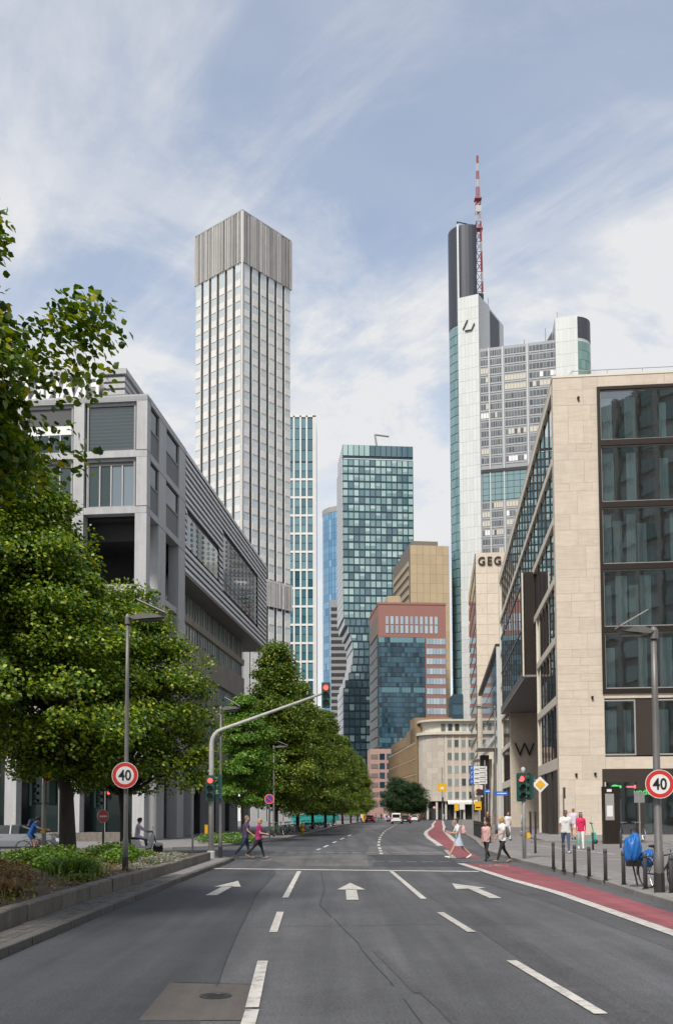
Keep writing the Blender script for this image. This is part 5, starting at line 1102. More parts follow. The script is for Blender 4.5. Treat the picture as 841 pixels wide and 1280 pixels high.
# ticket column, yellow post, shop pole
t = thing('ticket_column','tall dark parking totem with pale instruction panel before the shop front','parking column',(15.06,54.0,.12)); MB().box(-.45,.45,-.2,.2,0,3.15).build('column_body','bronze',t); p = MB().box(-.36,.12,-.22,-.2,1.3,2.75).build('panel','frame_pale',t); MB().box(-.28,.04,-.226,-.22,1.5,2.1).build('notice','sign_white',t); MB().box(-.26,.0,-.215,-.2,2.85,3.0).build('symbol','sign_white',t)
t = thing('sign_pole','thin grey sign pole behind the right-hand speed limit sign','pole',(11.7,38.0,.12)); MB().lathe([(.03,-.03),(.03,2.5)],8).build('pole','pole_grey',t); MB().box(-.2,.2,-.02,.0,2.1,2.5).build('sign_plate','pole_grey',t)
t = thing('sign_pole','thin dark pole with narrow banner beside the couple at the stone building','pole',(14.2,61.5,.12)); MB().lathe([(.05,-.03),(.045,3.3)],8).build('pole','pole_lamp',t); MB().box(.0,.12,-.04,.04,2.6,3.3).build('banner','dark_metal',t); MB().box(.1,.62,-.02,.02,1.15,1.5).build('notice','sign_white',t)
t = thing('advert_post','yellow round-topped telephone post beyond the row lindens','post',(6.1,222,.1)); MB().lathe([(.5,0),(.5,3.0),(.55,3.1),(.55,4.1),(.3,4.5)],12).build('post','sign_yellow',t)
hy = thing('hydrant','small yellow ball-topped hydrant marker on the left pavement edge','hydrant',(-3.0,86,.12)); c = MB(); c.lathe([(.22,0),(.22,.3),(.14,.34),(.14,.5)],10); c.ell((0,0,.62),(.2,.2,.2)); c.build('body','sign_yellow',hy)
MB().lathe([(.24,.1),(.24,.16)],10).build('collar','dark_metal',hy)
# ================================================================ VEHICLES
rng = random.Random(9)
mat('car_silver', (.27,.29,.31), .28, .75, var=.03, coat=.6); mat('car_white', (.72,.72,.70), .3, var=.03, coat=.5); mat('car_red', (.22,.012,.03), .28, .2, var=.04, coat=.7); mat('car_lilac', (.45,.33,.42), .3, .4, var=.03, coat=.5); mat('car_black', (.02,.02,.024), .25, var=.03, coat=.6)
glass('car_glass', (.008,.012,.014), (.012,.018,.02), .03, 1.6); mat('headlight', (.65,.68,.70), .12, .3, var=.03); mat('plate', (.7,.7,.68), .5)
tyre_ = MB().lathe([(.20,-.10),(.30,-.105),(.325,-.07),(.325,.07),(.30,.105),(.20,.10)],20,0,'y').mesh('tyre','rubber',True)
_r = MB(); _r.lathe([(.21,-.06),(.21,.06)],20,0,'y')
for k in range(5):
    a = 2*math.pi*k/5; _r.tube([(0,-.105,0),(.2*math.cos(a),-.09,.2*math.sin(a))],.035,5); _r.tube([(0,.105,0),(.2*math.cos(a),.09,.2*math.sin(a))],.035,5)
rim_ = _r.mesh('rim','chrome')
def car(label,cat,loc,rz,paint,st,wheels,kind='car',group=None,name='parked_car'):
    """st: stations (x, z_bottom, z_belt, z_roof, half_width, roof_half_width, flag); flag G side glass, W sloping screen (towards next station)"""
    t = thing(name,label,cat,loc,rz,group); body = MB(); sg = MB(); ws = MB()
    ring = []
    for (x,zb,zl,zr,wd,wr,fl) in st:
        zm = zb+(zl-zb)*.55; half = [(wd*.9,zb),(wd,zb+.1),(wd*1.0,zm),(wd*.965,zl),(wr,zr-.035 if zr > zl+.1 else zr),(wr*.5,zr)]
        ring.append([(x,-y,z) for y,z in half]+[(x,y,z) for y,z in reversed(half)])
    n = 12
    for i in range(len(st)-1):
        a,b = ring[i],ring[i+1]; fl = st[i][6]
        for j in range(n):
            k = (j+1)%n; q = (a[j],a[k],b[k],b[j])
            tgt = body
            if j in (3,7) and 'G' in fl: tgt = sg
            if j in (4,5,6) and 'W' in fl: tgt = ws
            tgt.quad(*q)
    body.add(ring[0],[tuple(range(n))]); body.add(ring[-1],[tuple(range(n-1,-1,-1))])
    o = body.build('body',paint,t,smooth=False)
    if sg.f: sg.build('side_window','car_glass',t)
    if ws.f: ws.build('windscreen','car_glass',t)
    x0,x1 = st[0],st[-1]
    for wx in wheels:
        for s_ in (-1,1):
            w_ = put('wheel',MB().lathe([(.37,-.02),(.37,.02)],18,0,'y').mesh('wheel','black'),t,(wx,s_*(st[3][4]-.04),.325)); put('tyre',tyre_,w_,(0,s_*-.03,0)); put('rim',rim_,w_,(0,s_*-.03,0))
    return t,st
def lights(t,xf,xr,w_,zf,zr,dx=.0):
    for s_ in (-1,1):
        MB().box(xf-.16,xf+.02,s_*w_-.17,s_*w_+.17,zf-.07,zf+.08).build('headlight','headlight',t); MB().box(xr-.02,xr+.16,s_*w_-.12,s_*w_+.12,zr-.1,zr+.12).build('tail_light','tail_red',t)
    MB().box(xr-.03,xr+.02,-.26,.26,.5,.62).build('number_plate','plate',t); MB().box(xf-.02,xf+.03,-.26,.26,.42,.54).build('number_plate','plate',t); MB().box(xf-.05,xf+.015,-.45,.45,.56,.70).build('grille','black',t)
    for s_ in (-1,1): MB().box(.75,.95,s_*.9-.1,s_*.9+.1,.92,1.06).build('wing_mirror','black',t)
sed = [(-2.28,.38,.78,.86,.72,.6,''),(-2.2,.28,.92,.98,.80,.65,''),(-1.7,.24,.95,1.03,.86,.68,'W'),(-.95,.22,.93,1.30,.89,.73,'G'),(-.1,.22,.92,1.36,.90,.74,''),(-.04,.22,.92,1.36,.90,.74,'GR'),(.35,.22,.92,1.33,.90,.74,'GW'),(1.15,.22,.93,.98,.89,.66,''),(1.9,.24,.82,.86,.86,.66,''),(2.2,.28,.66,.70,.78,.6,''),(2.3,.36,.58,.6,.66,.5,'')]
t,_ = car('silver grey saloon car passing behind the cyclist','car',(-15.45,47.6,0),0,'car_silver',sed,(-1.4,1.42),name='saloon_car'); lights(t,2.24,-2.28,.62,.62,.82)
for x in (-.55,.6): MB().box(x-.09,x+.09,-.915,-.895,.80,.84).build('door_handle','chrome',t)
MB().box(-1.3,1.1,-.93,-.90,.28,.33).build('door_sill','black',t)
van = [(-2.15,.34,1.0,1.72,.82,.74,'G'),(-2.05,.26,1.02,1.82,.88,.76,'G'),(-1.0,.24,1.02,1.86,.90,.77,''),(-.9,.24,1.02,1.86,.90,.77,'G'),(.2,.24,1.02,1.84,.90,.76,'G'),(.45,.24,1.02,1.8,.90,.75,'GW'),(1.2,.24,1.03,1.10,.89,.72,''),(1.85,.26,.92,.96,.84,.66,''),(2.1,.34,.66,.7,.74,.6,'')]
t,_ = car('small white van driving away down the street','van',(10.5,171,0),R(82),'car_white',van,(-1.35,1.35),name='white_van'); lights(t,2.04,-2.15,.7,.7,.95); MB().box(-2.185,-2.15,-.62,.62,1.08,1.62).build('rear_window','car_glass',t); MB().box(-2.17,-2.14,-.75,.75,.34,.48).build('bumper','black',t)
hat = [(-1.95,.34,.86,1.0,.74,.62,'W'),(-1.55,.26,.95,1.38,.84,.62,'G'),(-.8,.22,.93,1.46,.87,.63,'G'),(.1,.22,.92,1.46,.87,.63,'GW'),(.95,.22,.93,1.0,.86,.64,''),(1.7,.26,.80,.84,.8,.6,''),(1.95,.34,.6,.64,.68,.5,'')]
for lb,loc,rz,pt in (('dark red hatchback parked past the row lindens','6.6 195',84,'car_red'),('pale lilac car crossing ahead of the white van','12.6 214',20,'car_lilac'),('white hatchback beyond the van in the far traffic','16.9 212',80,'car_white'),('dark hatchback close beside the white van','12.5 178',82,'car_black')):
    x,y = map(float,loc.split()); t,_ = car(lb,'car',(x,y,0),R(rz),pt,hat,(-1.25,1.25),name='hatchback_car'); lights(t,1.9,-1.95,.66,.66,.86); MB().box(-1.85,-1.80,-.5,.5,1.05,1.28).build('rear_window','car_glass',t)
# tram
mat('tram_teal', (.03,.32,.30), .35, var=.05, coat=.3); mat('tram_cream', (.62,.64,.62), .4)
t = thing('tram','turquoise tram half hidden behind the trunks of the row lindens','tram',(-13.6,141,.12),R(4))
c = MB(); c.xprism([(7,.4),(13.2,.4),(13.9,1.0),(13.7,2.6),(13.0,3.35),(7,3.4)],-1.2,1.2); c.build('body','tram_teal',t); MB().box(7,13.2,-1.05,1.05,3.4,3.75).build('roof','tram_cream',t)
for k in range(3): MB().box(7.2+k*2.1,8.9+k*2.1,-1.23,-1.2,1.5,2.7).build('window','car_glass' if k % 4 else 'tram_cream',t)
for x in (10.5,): MB().box(x-1.5,x+1.5,-1.1,1.1,.0,.45).build('bogie','black',t)
# ---------------------------------------------------------------- bicycles
def wheel_mesh(r=.34):
    a = MB(); n = 24
    for k in range(n):
        t0,t1 = 2*math.pi*k/n,2*math.pi*(k+1)/n; a.tube([(r*math.cos(t0),0,r*math.sin(t0)),(r*math.cos(t1),0,r*math.sin(t1))],.018,5,0,False)
    for k in range(12):
        t0 = 2*math.pi*k/12; a.tube([(0,.02*(-1)**k,0),((r-.015)*math.cos(t0),0,(r-.015)*math.sin(t0))],.003,3,1,False)
    a.lathe([(.022,-.045),(.022,.045)],8,1,'y'); return a.mesh('wheel',['rubber','chrome'])
WH = wheel_mesh()
def bicycle(label,loc,rz,col,group=None,lean=0.,basket=False,fender=None,fend='chrome'):
    t = thing('bicycle',label,'bicycle',loc,rz,group); t.rotation_euler = (lean,0,rz)
    put('wheel',WH,t,(-.52,0,.34)); put('wheel',WH,t,(.54,0,.34))
    f = MB(); bb,st_,hd_,hb = (-.06,0,.30),(-.2,0,.82),(.38,0,.86),(.42,0,.74)
    for a,b,r in ((bb,st_,.017),(bb,hb,.02),((-.17,0,.72),(.37,0,.80),.017),(bb,(-.52,.04,.34),.011),(bb,(-.52,-.04,.34),.011),((-.17,0,.72),(-.52,.04,.34),.009),((-.17,0,.72),(-.52,-.04,.34),.009),(hb,(.36,0,.92),.018)): f.tube([a,b],r,6)
    f.build('frame',col,t); f = MB(); f.tube([(.42,.05,.72),(.54,.05,.34)],.012,5); f.tube([(.42,-.05,.72),(.54,-.05,.34)],.012,5); f.build('fork',col,t)
    h_ = MB(); h_.tube([(.37,0,.9),(.36,0,1.02)],.014,6); h_.tube([(.22,-.29,1.03),(.34,-.2,1.06),(.38,0,1.03),(.34,.2,1.06),(.22,.29,1.03)],.012,6); h_.build('handlebar','chrome',t)
    s_ = MB(); s_.tube([st_,(-.22,0,.93)],.013,6,0); s_.ell((-.25,0,.96),(.14,.08,.035)); s_.ell((-.12,0,.955),(.09,.03,.025)); s_.build('saddle','black',t)
    p = MB(); p.lathe([(.09,-.05),(.09,-.045)],14,0,'y',(-.06,0,.30)); p.tube([(-.06,-.06,.3),(.05,-.07,.17)],.01,4); p.tube([(-.06,.06,.3),(-.17,.07,.43)],.01,4); p.box(.01,.1,-.14,-.06,.155,.18); p.box(-.22,-.13,.06,.14,.42,.445); p.build('crankset','dark_metal',t)
    g_ = MB()
    for cx0,a0,a1 in ((-.52,20,190),(.54,10,140)):
        for k in range(8):
            t0,t1 = R(a0+(a1-a0)*k/8),R(a0+(a1-a0)*(k+1)/8); q = lambda t_,y: (cx0+.375*math.cos(t_),y,.34+.375*math.sin(t_)); g_.quad(q(t0,-.03),q(t1,-.03),q(t1,.03),q(t0,.03))
    g_.build('mudguard',fend,t)
    if basket:
        b = MB()
        for k in range(7):
            y = -.17+.34*k/6; b.tube([(.45,y,1.0),(.48,y*.8,.76)],.005,3); b.tube([(.75,y,1.0),(.70,y*.8,.76)],.005,3); b.tube([(.48,y*.8,.76),(.70,y*.8,.76)],.005,3)
        for z,s2 in ((.76,.8),(.84,.87),(.92,.93),(1.0,1.0)): b.tube([(.45,-.17*s2,z),(.75,-.17*s2,z),(.75,.17*s2,z),(.45,.17*s2,z),(.45,-.17*s2,z)],.007,4)
        b.build('basket','chrome',t)
    c = MB(); c.tube([(-.5,.03,.72),(-.15,.03,.74)],.008,4); c.tube([(-.5,-.03,.72),(-.15,-.03,.74)],.008,4); c.tube([(-.5,.03,.72),(-.52,.05,.36)],.007,4); c.build('luggage_rack','dark_metal',t)
    return t
mat('bike_green',(.04,.25,.09),.4,.2); mat('bike_blue',(.04,.1,.3),.4,.2); mat('bike_red',(.5,.05,.03),.4); mat('bike_orange',(.55,.22,.03),.4)
KB = [(-4.2,75.5),(-3.9,77.5),(-3.75,80.5),(-3.6,82.0),(-3.3,85.0),(-3.1,88.5),(-2.9,91),(-2.6,96),(-2.3,100),(-2.0,104),(-1.6,110),(-1.2,115),(-.8,121),(-.3,127),(.2,133)]
proto = None
for k,(x,y) in enumerate(KB):
    lb = 'bicycle parked in the rack line under the row lindens'
    if k < 3: bicycle(lb,(x-.7,y,.12),R(-30+rng.uniform(-25,25)),('bike_green','car_black','bike_blue')[k],'bicycles under the row lindens',R(rng.uniform(-4,4)))
    else: 
        o = copy_tree(bpy.data.objects['bicycle' if k % 2 else 'bicycle.001']); o.location = (x-.7+rng.uniform(-.3,.2),y,.12); o.rotation_euler = (0,0,R(rng.uniform(-60,10)))
for x,y,rz,lb in ((16.2,56.2,70,'black bicycle leaning before the shop window behind the ticket column'),(17.1,56.0,100,'second black bicycle, wheels turned, at the shop window')): bicycle(lb,(x,y,.24),R(rz),'car_black',None,R(4))
bicycle('white-wheeled bicycle parked at the far shop window',(15.4,43.0,.12),R(25),'bike_blue',None,0.,False,None,'white')
bicycle('city bicycle with wire basket locked to the lamp post',(7.22,21.9,.13),R(-72),'car_black',None,R(3),True)
bicycle('red and orange rental bicycle beyond the locked city bicycle',(8.55,22.6,.13),R(-25),'bike_red',None,R(-4),False,None,'bike_orange'); bicycle('orange child bicycle behind the red rental one',(8.75,23.6,.13),R(-40),'bike_orange',None,R(3))
# blue tarpaulin bundle over a cargo seat
mat('tarp', (.012,.13,.42), .45, var=.15, scale=6, bump=.6, bscale=9)
tb = thing('tarpaulin_bundle','crumpled bright blue tarpaulin over a child seat behind the lamp post','tarpaulin',(6.78,22.6,.74)); tb.scale = (.8,.8,.9); 
nu,nv = 48,30; rr_ = random.Random(3); V = []
for i in range(nv+1):
    th = math.pi*(i/nv)
    for j in range(nu):
        a = 2*math.pi*j/nu; k = 1+.08*math.sin(5*a+3*th)+.06*math.sin(9*a-4*th)+.035*math.sin(17*a+2*th)*th/3+rr_.uniform(-.008,.008); V.append((.24*math.sin(th)**.6*math.cos(a)*k,.22*math.sin(th)**.6*math.sin(a)*k,.30-.34*math.cos(th)*k+.05*math.cos(a)))
m_ = MB(); m_.add(V,[(i*nu+j,i*nu+(j+1)%nu,(i+1)*nu+(j+1)%nu,(i+1)*nu+j) for i in range(nv) for j in range(nu)]); m_.build('cover','tarp',tb,smooth=True)
c = MB(); c.box(-.16,.2,-.14,.14,-.14,.05); c.tube([(0,0,-.1),(.12,0,-.62)],.025,6); c.build('seat_shell','black',tb); m_ = MB(); m_.add([(x*.8+.42,y*.8,z*.62-.14) for x,y,z in V],[(i*nu+j,i*nu+(j+1)%nu,(i+1)*nu+(j+1)%nu,(i+1)*nu+j) for i in range(nv) for j in range(nu)]); m_.build('cover_flap','tarp',tb,smooth=True)
# electric kick scooter
mat('scooter_mint', (.03,.42,.30), .35, coat=.3)
es = thing('kick_scooter','mint green electric kick scooter parked before the shop corner','scooter',(13.7,53.9,.12),R(8)); w_ = MB().lathe([(.06,-.03),(.125,-.03),(.125,.03),(.06,.03)],14,0,'y').mesh('wheel','rubber'); put('wheel',w_,es,(-.5,0,.125)); put('wheel',w_,es,(.48,0,.125))
c = MB(); c.box(-.42,.28,-.08,.08,.10,.17); c.tube([(.2,0,.16),(.38,0,.3)],.05,8); c.build('deck','scooter_mint',es); c = MB(); c.tube([(.46,0,.14),(.40,0,.42),(.27,0,1.12)],[.06,.05,.03],8); c.box(.28,.48,-.09,.09,.24,.62); c.build('stem','scooter_mint',es); c = MB(); c.tube([(.25,-.25,1.14),(.27,0,1.14),(.25,.25,1.14)],.018,6); c.tube([(.27,0,1.1),(.17,0,1.17)],.03,6); c.build('handlebar','black',es); MB().lathe([(.0,-.05),(.14,-.05),(.15,.0),(.14,.05),(0,.05)],12,0,'y',(-.5,0,.14)).build('mudguard','scooter_mint',es)
# motor scooter
ms = thing('motor_scooter','pale motor scooter ridden across the side street','motor scooter',(-9.0,46.0,0),R(-4)); w_ = MB().lathe([(.1,-.05),(.22,-.06),(.25,0),(.22,.06),(.1,.05)],16,0,'y').mesh('wheel','rubber'); put('wheel',w_,ms,(-.62,0,.25)); put('wheel',w_,ms,(.66,0,.25))
c = MB(); c.xprism([(-.95,.55),(-.85,.35),(-.45,.28),(.25,.24),(.35,.28),(.5,.75),(.42,.95),(.35,.9),(.2,.36),(-.15,.36),(-.25,.62),(-.9,.68)],-.16,.16); c.build('body','car_white',ms); MB().xprism([(-.9,.68),(-.25,.64),(-.1,.70),(-.2,.76),(-.85,.78)],-.14,.14).build('seat','black',ms)
c = MB(); c.tube([(.66,0,.25),(.45,0,.85),(.38,0,1.05)],.03,6); c.tube([(.3,-.3,1.06),(.38,0,1.04),(.3,.3,1.06)],.015,6); c.build('handlebar','dark_metal',ms); c = MB(); c.ell((.68,0,.42),(.24,.08,.12)); c.build('mudguard','car_white',ms); c = MB(); c.ell((.5,0,.86),(.08,.1,.09)); c.build('headlight','headlight',ms); c = MB(); c.tube([(.38,.2,1.06),(.34,.3,1.2)],.008,4); c.ell((.34,.32,1.22),(.015,.06,.04)); c.build('mirror','black',ms)
# ================================================================ PEOPLE
def cmat(n,c,r=.85): return mat('cloth_'+n,c,r,var=.12,scale=14,bump=.3,bscale=22)
for n_,c_ in dict(white=(.66,.66,.65),black=(.018,.018,.02),navy=(.05,.06,.13),denim=(.055,.085,.15),magenta=(.33,.02,.13),pink=(.62,.02,.10),blush=(.62,.38,.38),purple=(.085,.07,.14),blue=(.02,.12,.42),paleblue=(.42,.50,.60),grey=(.12,.12,.13),lilac=(.56,.50,.60),tan=(.30,.2,.12)).items(): cmat(n_,c_)
mat('skin',(.48,.27,.19),.6,var=.06,scale=8); mat('skin_dark',(.26,.14,.09),.6,var=.06); mat('hair_brown',(.045,.025,.014),.6,var=.3,scale=30); mat('hair_blond',(.42,.27,.11),.6,var=.25,scale=30); mat('hair_black',(.012,.010,.009),.55,var=.2,scale=30); mat('hair_grey',(.22,.18,.14),.7,var=.2); mat('hair_red',(.30,.13,.05),.6,var=.25); mat('shoe_white',(.7,.7,.68),.6); mat('shoe_dark',(.03,.027,.025),.6); mat('eye',(.02,.018,.016),.2); mat('lip',(.32,.10,.09),.5)
def capsule(mb,a,b,ra,rb,n=10):
    a,b = Vector(a),Vector(b); d = (b-a); L = d.length; t = d/L if L > 1e-6 else Vector((0,0,1)); pts = []; rr = []
    for k in range(4): s_ = math.sin(R(8+82*k/3)); c_ = math.cos(R(8+82*k/3)); pts.append(a-t*ra*c_); rr.append(ra*s_)
    for k in range(1,4): pts.append(a+d*k/4); rr.append(ra+(rb-ra)*k/4)
    for k in range(4): s_ = math.sin(R(90-82*k/3)); c_ = math.cos(R(90-82*k/3)); pts.append(b+t*rb*c_); rr.append(rb*s_)
    mb.tube(pts,rr,n)
def remesh(mb,vox,smooth=4):
    o = mb.build('tmp','white'); m_ = o.modifiers.new('r','REMESH'); m_.mode = 'VOXEL'; m_.voxel_size = vox; s_ = o.modifiers.new('s','SMOOTH'); s_.iterations = smooth; s_.factor = .5
    me = evalmesh(o,'body'); old = o.data; bpy.data.objects.remove(o); bpy.data.meshes.remove(old); return me
def rot(v,ax,deg): return Matrix.Rotation(R(deg),3,ax) @ Vector(v)
PV = [.016]
def person(label,loc,face,H=1.72,hips=(20,-18),knees=(8,25),arms=(-20,25),elb=(20,25),lean=3,colors=None,hair=('short','hair_brown'),bulk=1.,sleeve='short',legs='long',skin='skin',armout=(8,8),headturn=0,seat=False,ankle=0,group=None,skirt=None,glasses=False,armz=(0,0)):
    """figure faces local +y; hips/knees/arms/elb are (left,right) swing angles in degrees, forward positive"""
    C = dict(top='cloth_white',legs='cloth_denim',shoes='shoe_dark'); C.update(colors or {})
    s_ = H/1.75; t = thing('person',label,'person',loc,face,group); seg = []
    def J(*p): return Vector(p)
    pel = J(0,0,.93); up = rot((0,0,1),'X',-lean); chest = pel+up*.40; neck = pel+up*.575; hc = neck+up*.155+J(0,.02,0)
    B = bulk; E = []
    E += [(pel+up*.0,(.150*B,.112*B,.12),'legs'),(chest+J(0,.02,.02),(.15*B,.118*B,.14),'top')]
    for q in (-1,0,1):
        seg += [(pel+up*-.005+J(q*.052*B,0,0),chest+up*.02+J(q*.068*B,0,0),.106*B,.108*B,'top'),(chest+up*.02+J(q*.06*B,0,0),chest+up*.11+J(q*.045,0,0),.104*B,.07,'top')]
    lower = []
    for i,sd_ in enumerate((-1,1)):
        hip = pel+J(sd_*.088*B,0,-.03); d = rot((0,0,-1),'X',hips[i]); kn = hip+d*.425; d2 = rot((0,0,-1),'X',hips[i]-knees[i]); an = kn+d2*.415
        fd = rot((0,1,0),'X',(hips[i]-knees[i])*.6+ankle); heel = an+J(0,-.02,-.035); toe = heel+fd*.19+J(0,0,-.012)
        lg = 'legs' if legs == 'long' else 'skin'; tw = 1.0 if legs == 'long' else .92
        seg += [(hip,hip+d*.22,.092*B*tw,.078*B*tw,'legs' if legs != 'none' else 'skin'),(hip+d*.22,kn,.078*B*tw,.056*tw,lg),(kn,kn+d2*.14,.056*tw,.058*tw,lg),(kn+d2*.14,an,.058*tw,.040 if legs == 'long' else .034,lg),(heel,toe,.045,.036,'shoes'),(an,heel,.038,.042,'shoes')]
        lower += [heel.z-.045,toe.z-.036]
        sh = chest+up*.095+J(sd_*.178*B,-.01,0); da = rot(rot((0,0,-1),'Y',sd_*-armout[i]),'X',arms[i]); el = sh+da*.285; db = rot(rot((0,0,-1),'Y',sd_*(-armout[i]*.3+armz[i])),'X',arms[i]+elb[i]); wr = el+db*.25
        u1 = 'top' if sleeve != 'none' else 'skin'; u2 = 'top' if sleeve == 'long' else 'skin'
        seg += [(neck-up*.03+J(sd_*.03,-.015,0),sh+J(0,0,.012),.058,.056,'top'),(sh,sh+da*.17,.058,.052,u1),(sh+da*.17,el,.050,.040,u2 if sleeve != 'short' else 'skin'),(el,wr,.040,.027,u2)]
        hands = wr,db,sd_
        if i == 0: HD = [hands]
        else: HD.append(hands)
    seg += [(neck-up*.06,neck+up*.06,.055,.05,'skin')]
    hy_ = Matrix.Rotation(R(headturn),3,'Z')
    E += [(hc+J(0,0,.02),(.074,.094,.105),'skin'),(hc+hy_@J(0,.028,-.05),(.056,.066,.07),'skin'),(hc+hy_@J(0,.098,-.012),(.013,.022,.022),'skin'),(hc+hy_@J(.075,0,0),(.012,.022,.03),'skin'),(hc+hy_@J(-.075,0,0),(.012,.022,.03),'skin')]
    mb = MB()
    for a,b,ra,rb,_ in seg: capsule(mb,a,b,ra,rb)
    for c,r,_ in E: mb.ell(c,r)
    me = remesh(mb,PV[0]); n = len(me.polygons); cen = np.empty(n*3,np.float32); me.polygons.foreach_get('center',cen); cen = cen.reshape(-1,3)
    tags = ['skin','top','legs','shoes']; D = np.full((n,4),9.)
    for a,b,ra,rb,tg in seg:
        a_,b_ = np.array(a),np.array(b); ab = b_-a_; q = np.clip(((cen-a_)@ab)/(ab@ab),0,1); d = np.linalg.norm(cen-a_-q[:,None]*ab,axis=1)-(ra+(rb-ra)*q); k = tags.index(tg); D[:,k] = np.minimum(D[:,k],d)
    for c,r,tg in E: d = (np.linalg.norm((cen-np.array(c))/np.array(r),axis=1)-1)*min(r); k = tags.index(tg); D[:,k] = np.minimum(D[:,k],d)
    mi = D.argmin(1); hgt_ = (cen-np.array(pel))@np.array(up); trunk_ = (np.abs(cen[:,0]) < .19*B)
    mi[trunk_ & (mi == 1) & (hgt_ < -.07)] = 2; mi[trunk_ & (mi == 2) & (hgt_ > -.07)] = 1
    me.materials.clear()
    for x in (skin,C['top'],C['legs'],C['shoes']): me.materials.append(MT[x])
    me.polygons.foreach_set('material_index',mi.astype(np.int32)); me.polygons.foreach_set('use_smooth',[True]*n)
    # hands with five fingers, eyes, mouth joined into the body mesh
    bm = bmesh.new(); bm.from_mesh(me); ex = MB()
    for wr,db,sd_ in HD:
        side = db.cross(Vector((0,1,0))); side = side.normalized() if side.length > .1 else Vector((1,0,0)); fw_ = side.cross(db).normalized(); M3 = Matrix((fw_,side,db)).transposed(); pc_ = wr+db*.045; ex.ell(pc_,(.040,.018,.055),M3,8,6)
        for k,(o,L) in enumerate(((-.028,.062),(-.010,.075),(.009,.080),(.027,.072))):
            b0 = pc_+fw_*o+db*.04; m1 = b0+db*L*.5-side*sd_*.008; ex.tube([b0,m1,m1+db*L*.45-side*sd_*.022],[.0095,.0088,.007],6)
        b0 = pc_+fw_*.034-db*.01; ex.tube([b0,b0+fw_*.028+db*.03,b0+fw_*.03+db*.058-side*sd_*.012],[.011,.010,.008],6)
    ne = len(ex.f)
    for x in (-.03,.03): ex.ell(hc+hy_@J(x,.088,.008),(.010,.006,.006),None,6,4,4)
    ex.ell(hc+hy_@J(0,.092,-.055),(.022,.006,.006),None,6,4,5)
    vv = [bm.verts.new(p) for p in ex.v]
    for f_,m_ in zip(ex.f,ex.m):
        if len(set(f_)) < 3: continue
        try: q = bm.faces.new([vv[i] for i in f_])
        except ValueError: continue
        q.material_index = m_; q.smooth = True
    bm.to_mesh(me); bm.free(); me.materials.append(MT['eye']); me.materials.append(MT['lip'])
    dz = 0 if seat else -min(lower)
    def fin(o): o.location = Vector((0,0,dz))*s_; o.scale = (s_,)*3; return o
    fin(put('body',me,t))
    hm = MB(); Hh = lambda x,y,z: hc+hy_@J(x,y,z); kind,hcol = hair
    if kind == 'helmet':
        hm.ell(Hh(0,0,.045),(.105,.125,.095)); hm.ell(Hh(0,.03,.10),(.05,.09,.04)); hm.ell(Hh(0,-.06,0.0),(.09,.06,.08))
    else:
        hm.ell(Hh(0,-.016,.045),(.083,.098,.092)); hm.ell(Hh(0,-.045,-.005),(.076,.065,.085))
        if kind in ('long','pony','bob'): hm.ell(Hh(.06,-.03,-.03),(.03,.06,.09)); hm.ell(Hh(-.06,-.03,-.03),(.03,.06,.09))
        if kind == 'long': hm.ell(Hh(0,-.075,-.13),(.085,.04,.15)); hm.ell(Hh(.06,-.02,-.12),(.03,.04,.11)); hm.ell(Hh(-.06,-.02,-.12),(.03,.04,.11))
        if kind == 'bob': hm.ell(Hh(0,-.06,-.06),(.09,.055,.085))
        if kind == 'pony': hm.ell(Hh(0,-.13,.0),(.035,.05,.045)); hm.ell(Hh(0,-.155,-.10),(.03,.03,.11))
        if kind == 'bun': hm.ell(Hh(0,-.055,.125),(.045,.045,.042))
    hme = remesh(hm,.012,1); hme.materials.clear(); hme.materials.append(MT[hcol]); hme.polygons.foreach_set('use_smooth',[True]*len(hme.polygons)); fin(put('helmet' if kind == 'helmet' else 'hair',hme,t))
    if skirt:
        m_ = MB(); n = 24; rows_ = [(.16*B,.12*B,.04),(.20*B,.17*B,-.12),(.225*B,.235*B,-.30)]
        vs_ = [(rx*(1+.05*math.sin(6*2*math.pi*j/n)*(q/2))*math.cos(2*math.pi*j/n),ry*(1+.05*math.sin(6*2*math.pi*j/n)*(q/2))*math.sin(2*math.pi*j/n),pel.z+z) for q,(rx,ry,z) in enumerate(rows_) for j in range(n)]
        m_.add(vs_,[(i*n+j,i*n+(j+1)%n,(i+1)*n+(j+1)%n,(i+1)*n+j) for i in range(2) for j in range(n)]); fin(m_.build('skirt',skirt,t,smooth=True))
    if glasses:
        m_ = MB(); m_.ell(Hh(-.032,.094,.01),(.026,.008,.02)); m_.ell(Hh(.032,.094,.01),(.026,.008,.02)); m_.tube([Hh(-.06,.085,.015),Hh(-.078,.0,.015)],.004,4); m_.tube([Hh(.06,.085,.015),Hh(.078,.0,.015)],.004,4); fin(m_.build('sunglasses','black',t))
    return t
def backpack(label,owner,off,col,s_=1.,big=1.):
    """rucksack hung behind a person's shoulders"""
    a = owner.rotation_euler.z; p = Vector(owner.location)+Vector((off[0]*math.cos(a)-off[1]*math.sin(a),off[0]*math.sin(a)+off[1]*math.cos(a),off[2])); t = thing('backpack',label,'backpack',p,a)
    m_ = MB(); m_.ell((0,0,.0),(.14*big,.085*big,.19*big)); m_.ell((0,-.02,-.09*big),(.145*big,.10*big,.12*big)); me = remesh(m_,.014,1); me.materials.clear(); me.materials.append(MT[col]); put('bag',me,t)
    for x in (-.08,.08): MB().tube([(x,.05,.17*big),(x,.12,.2*big),(x*1.1,.2,.05),(x,.07,-.15*big)],.014,5).build('strap',col,t)
    m_ = MB(); m_.ell((0,-.085*big,-.08*big),(.09*big,.04*big,.08*big)); m_.build('pocket',col,t); return t
def facing(dx,dy): return math.atan2(dy,dx)-math.pi/2
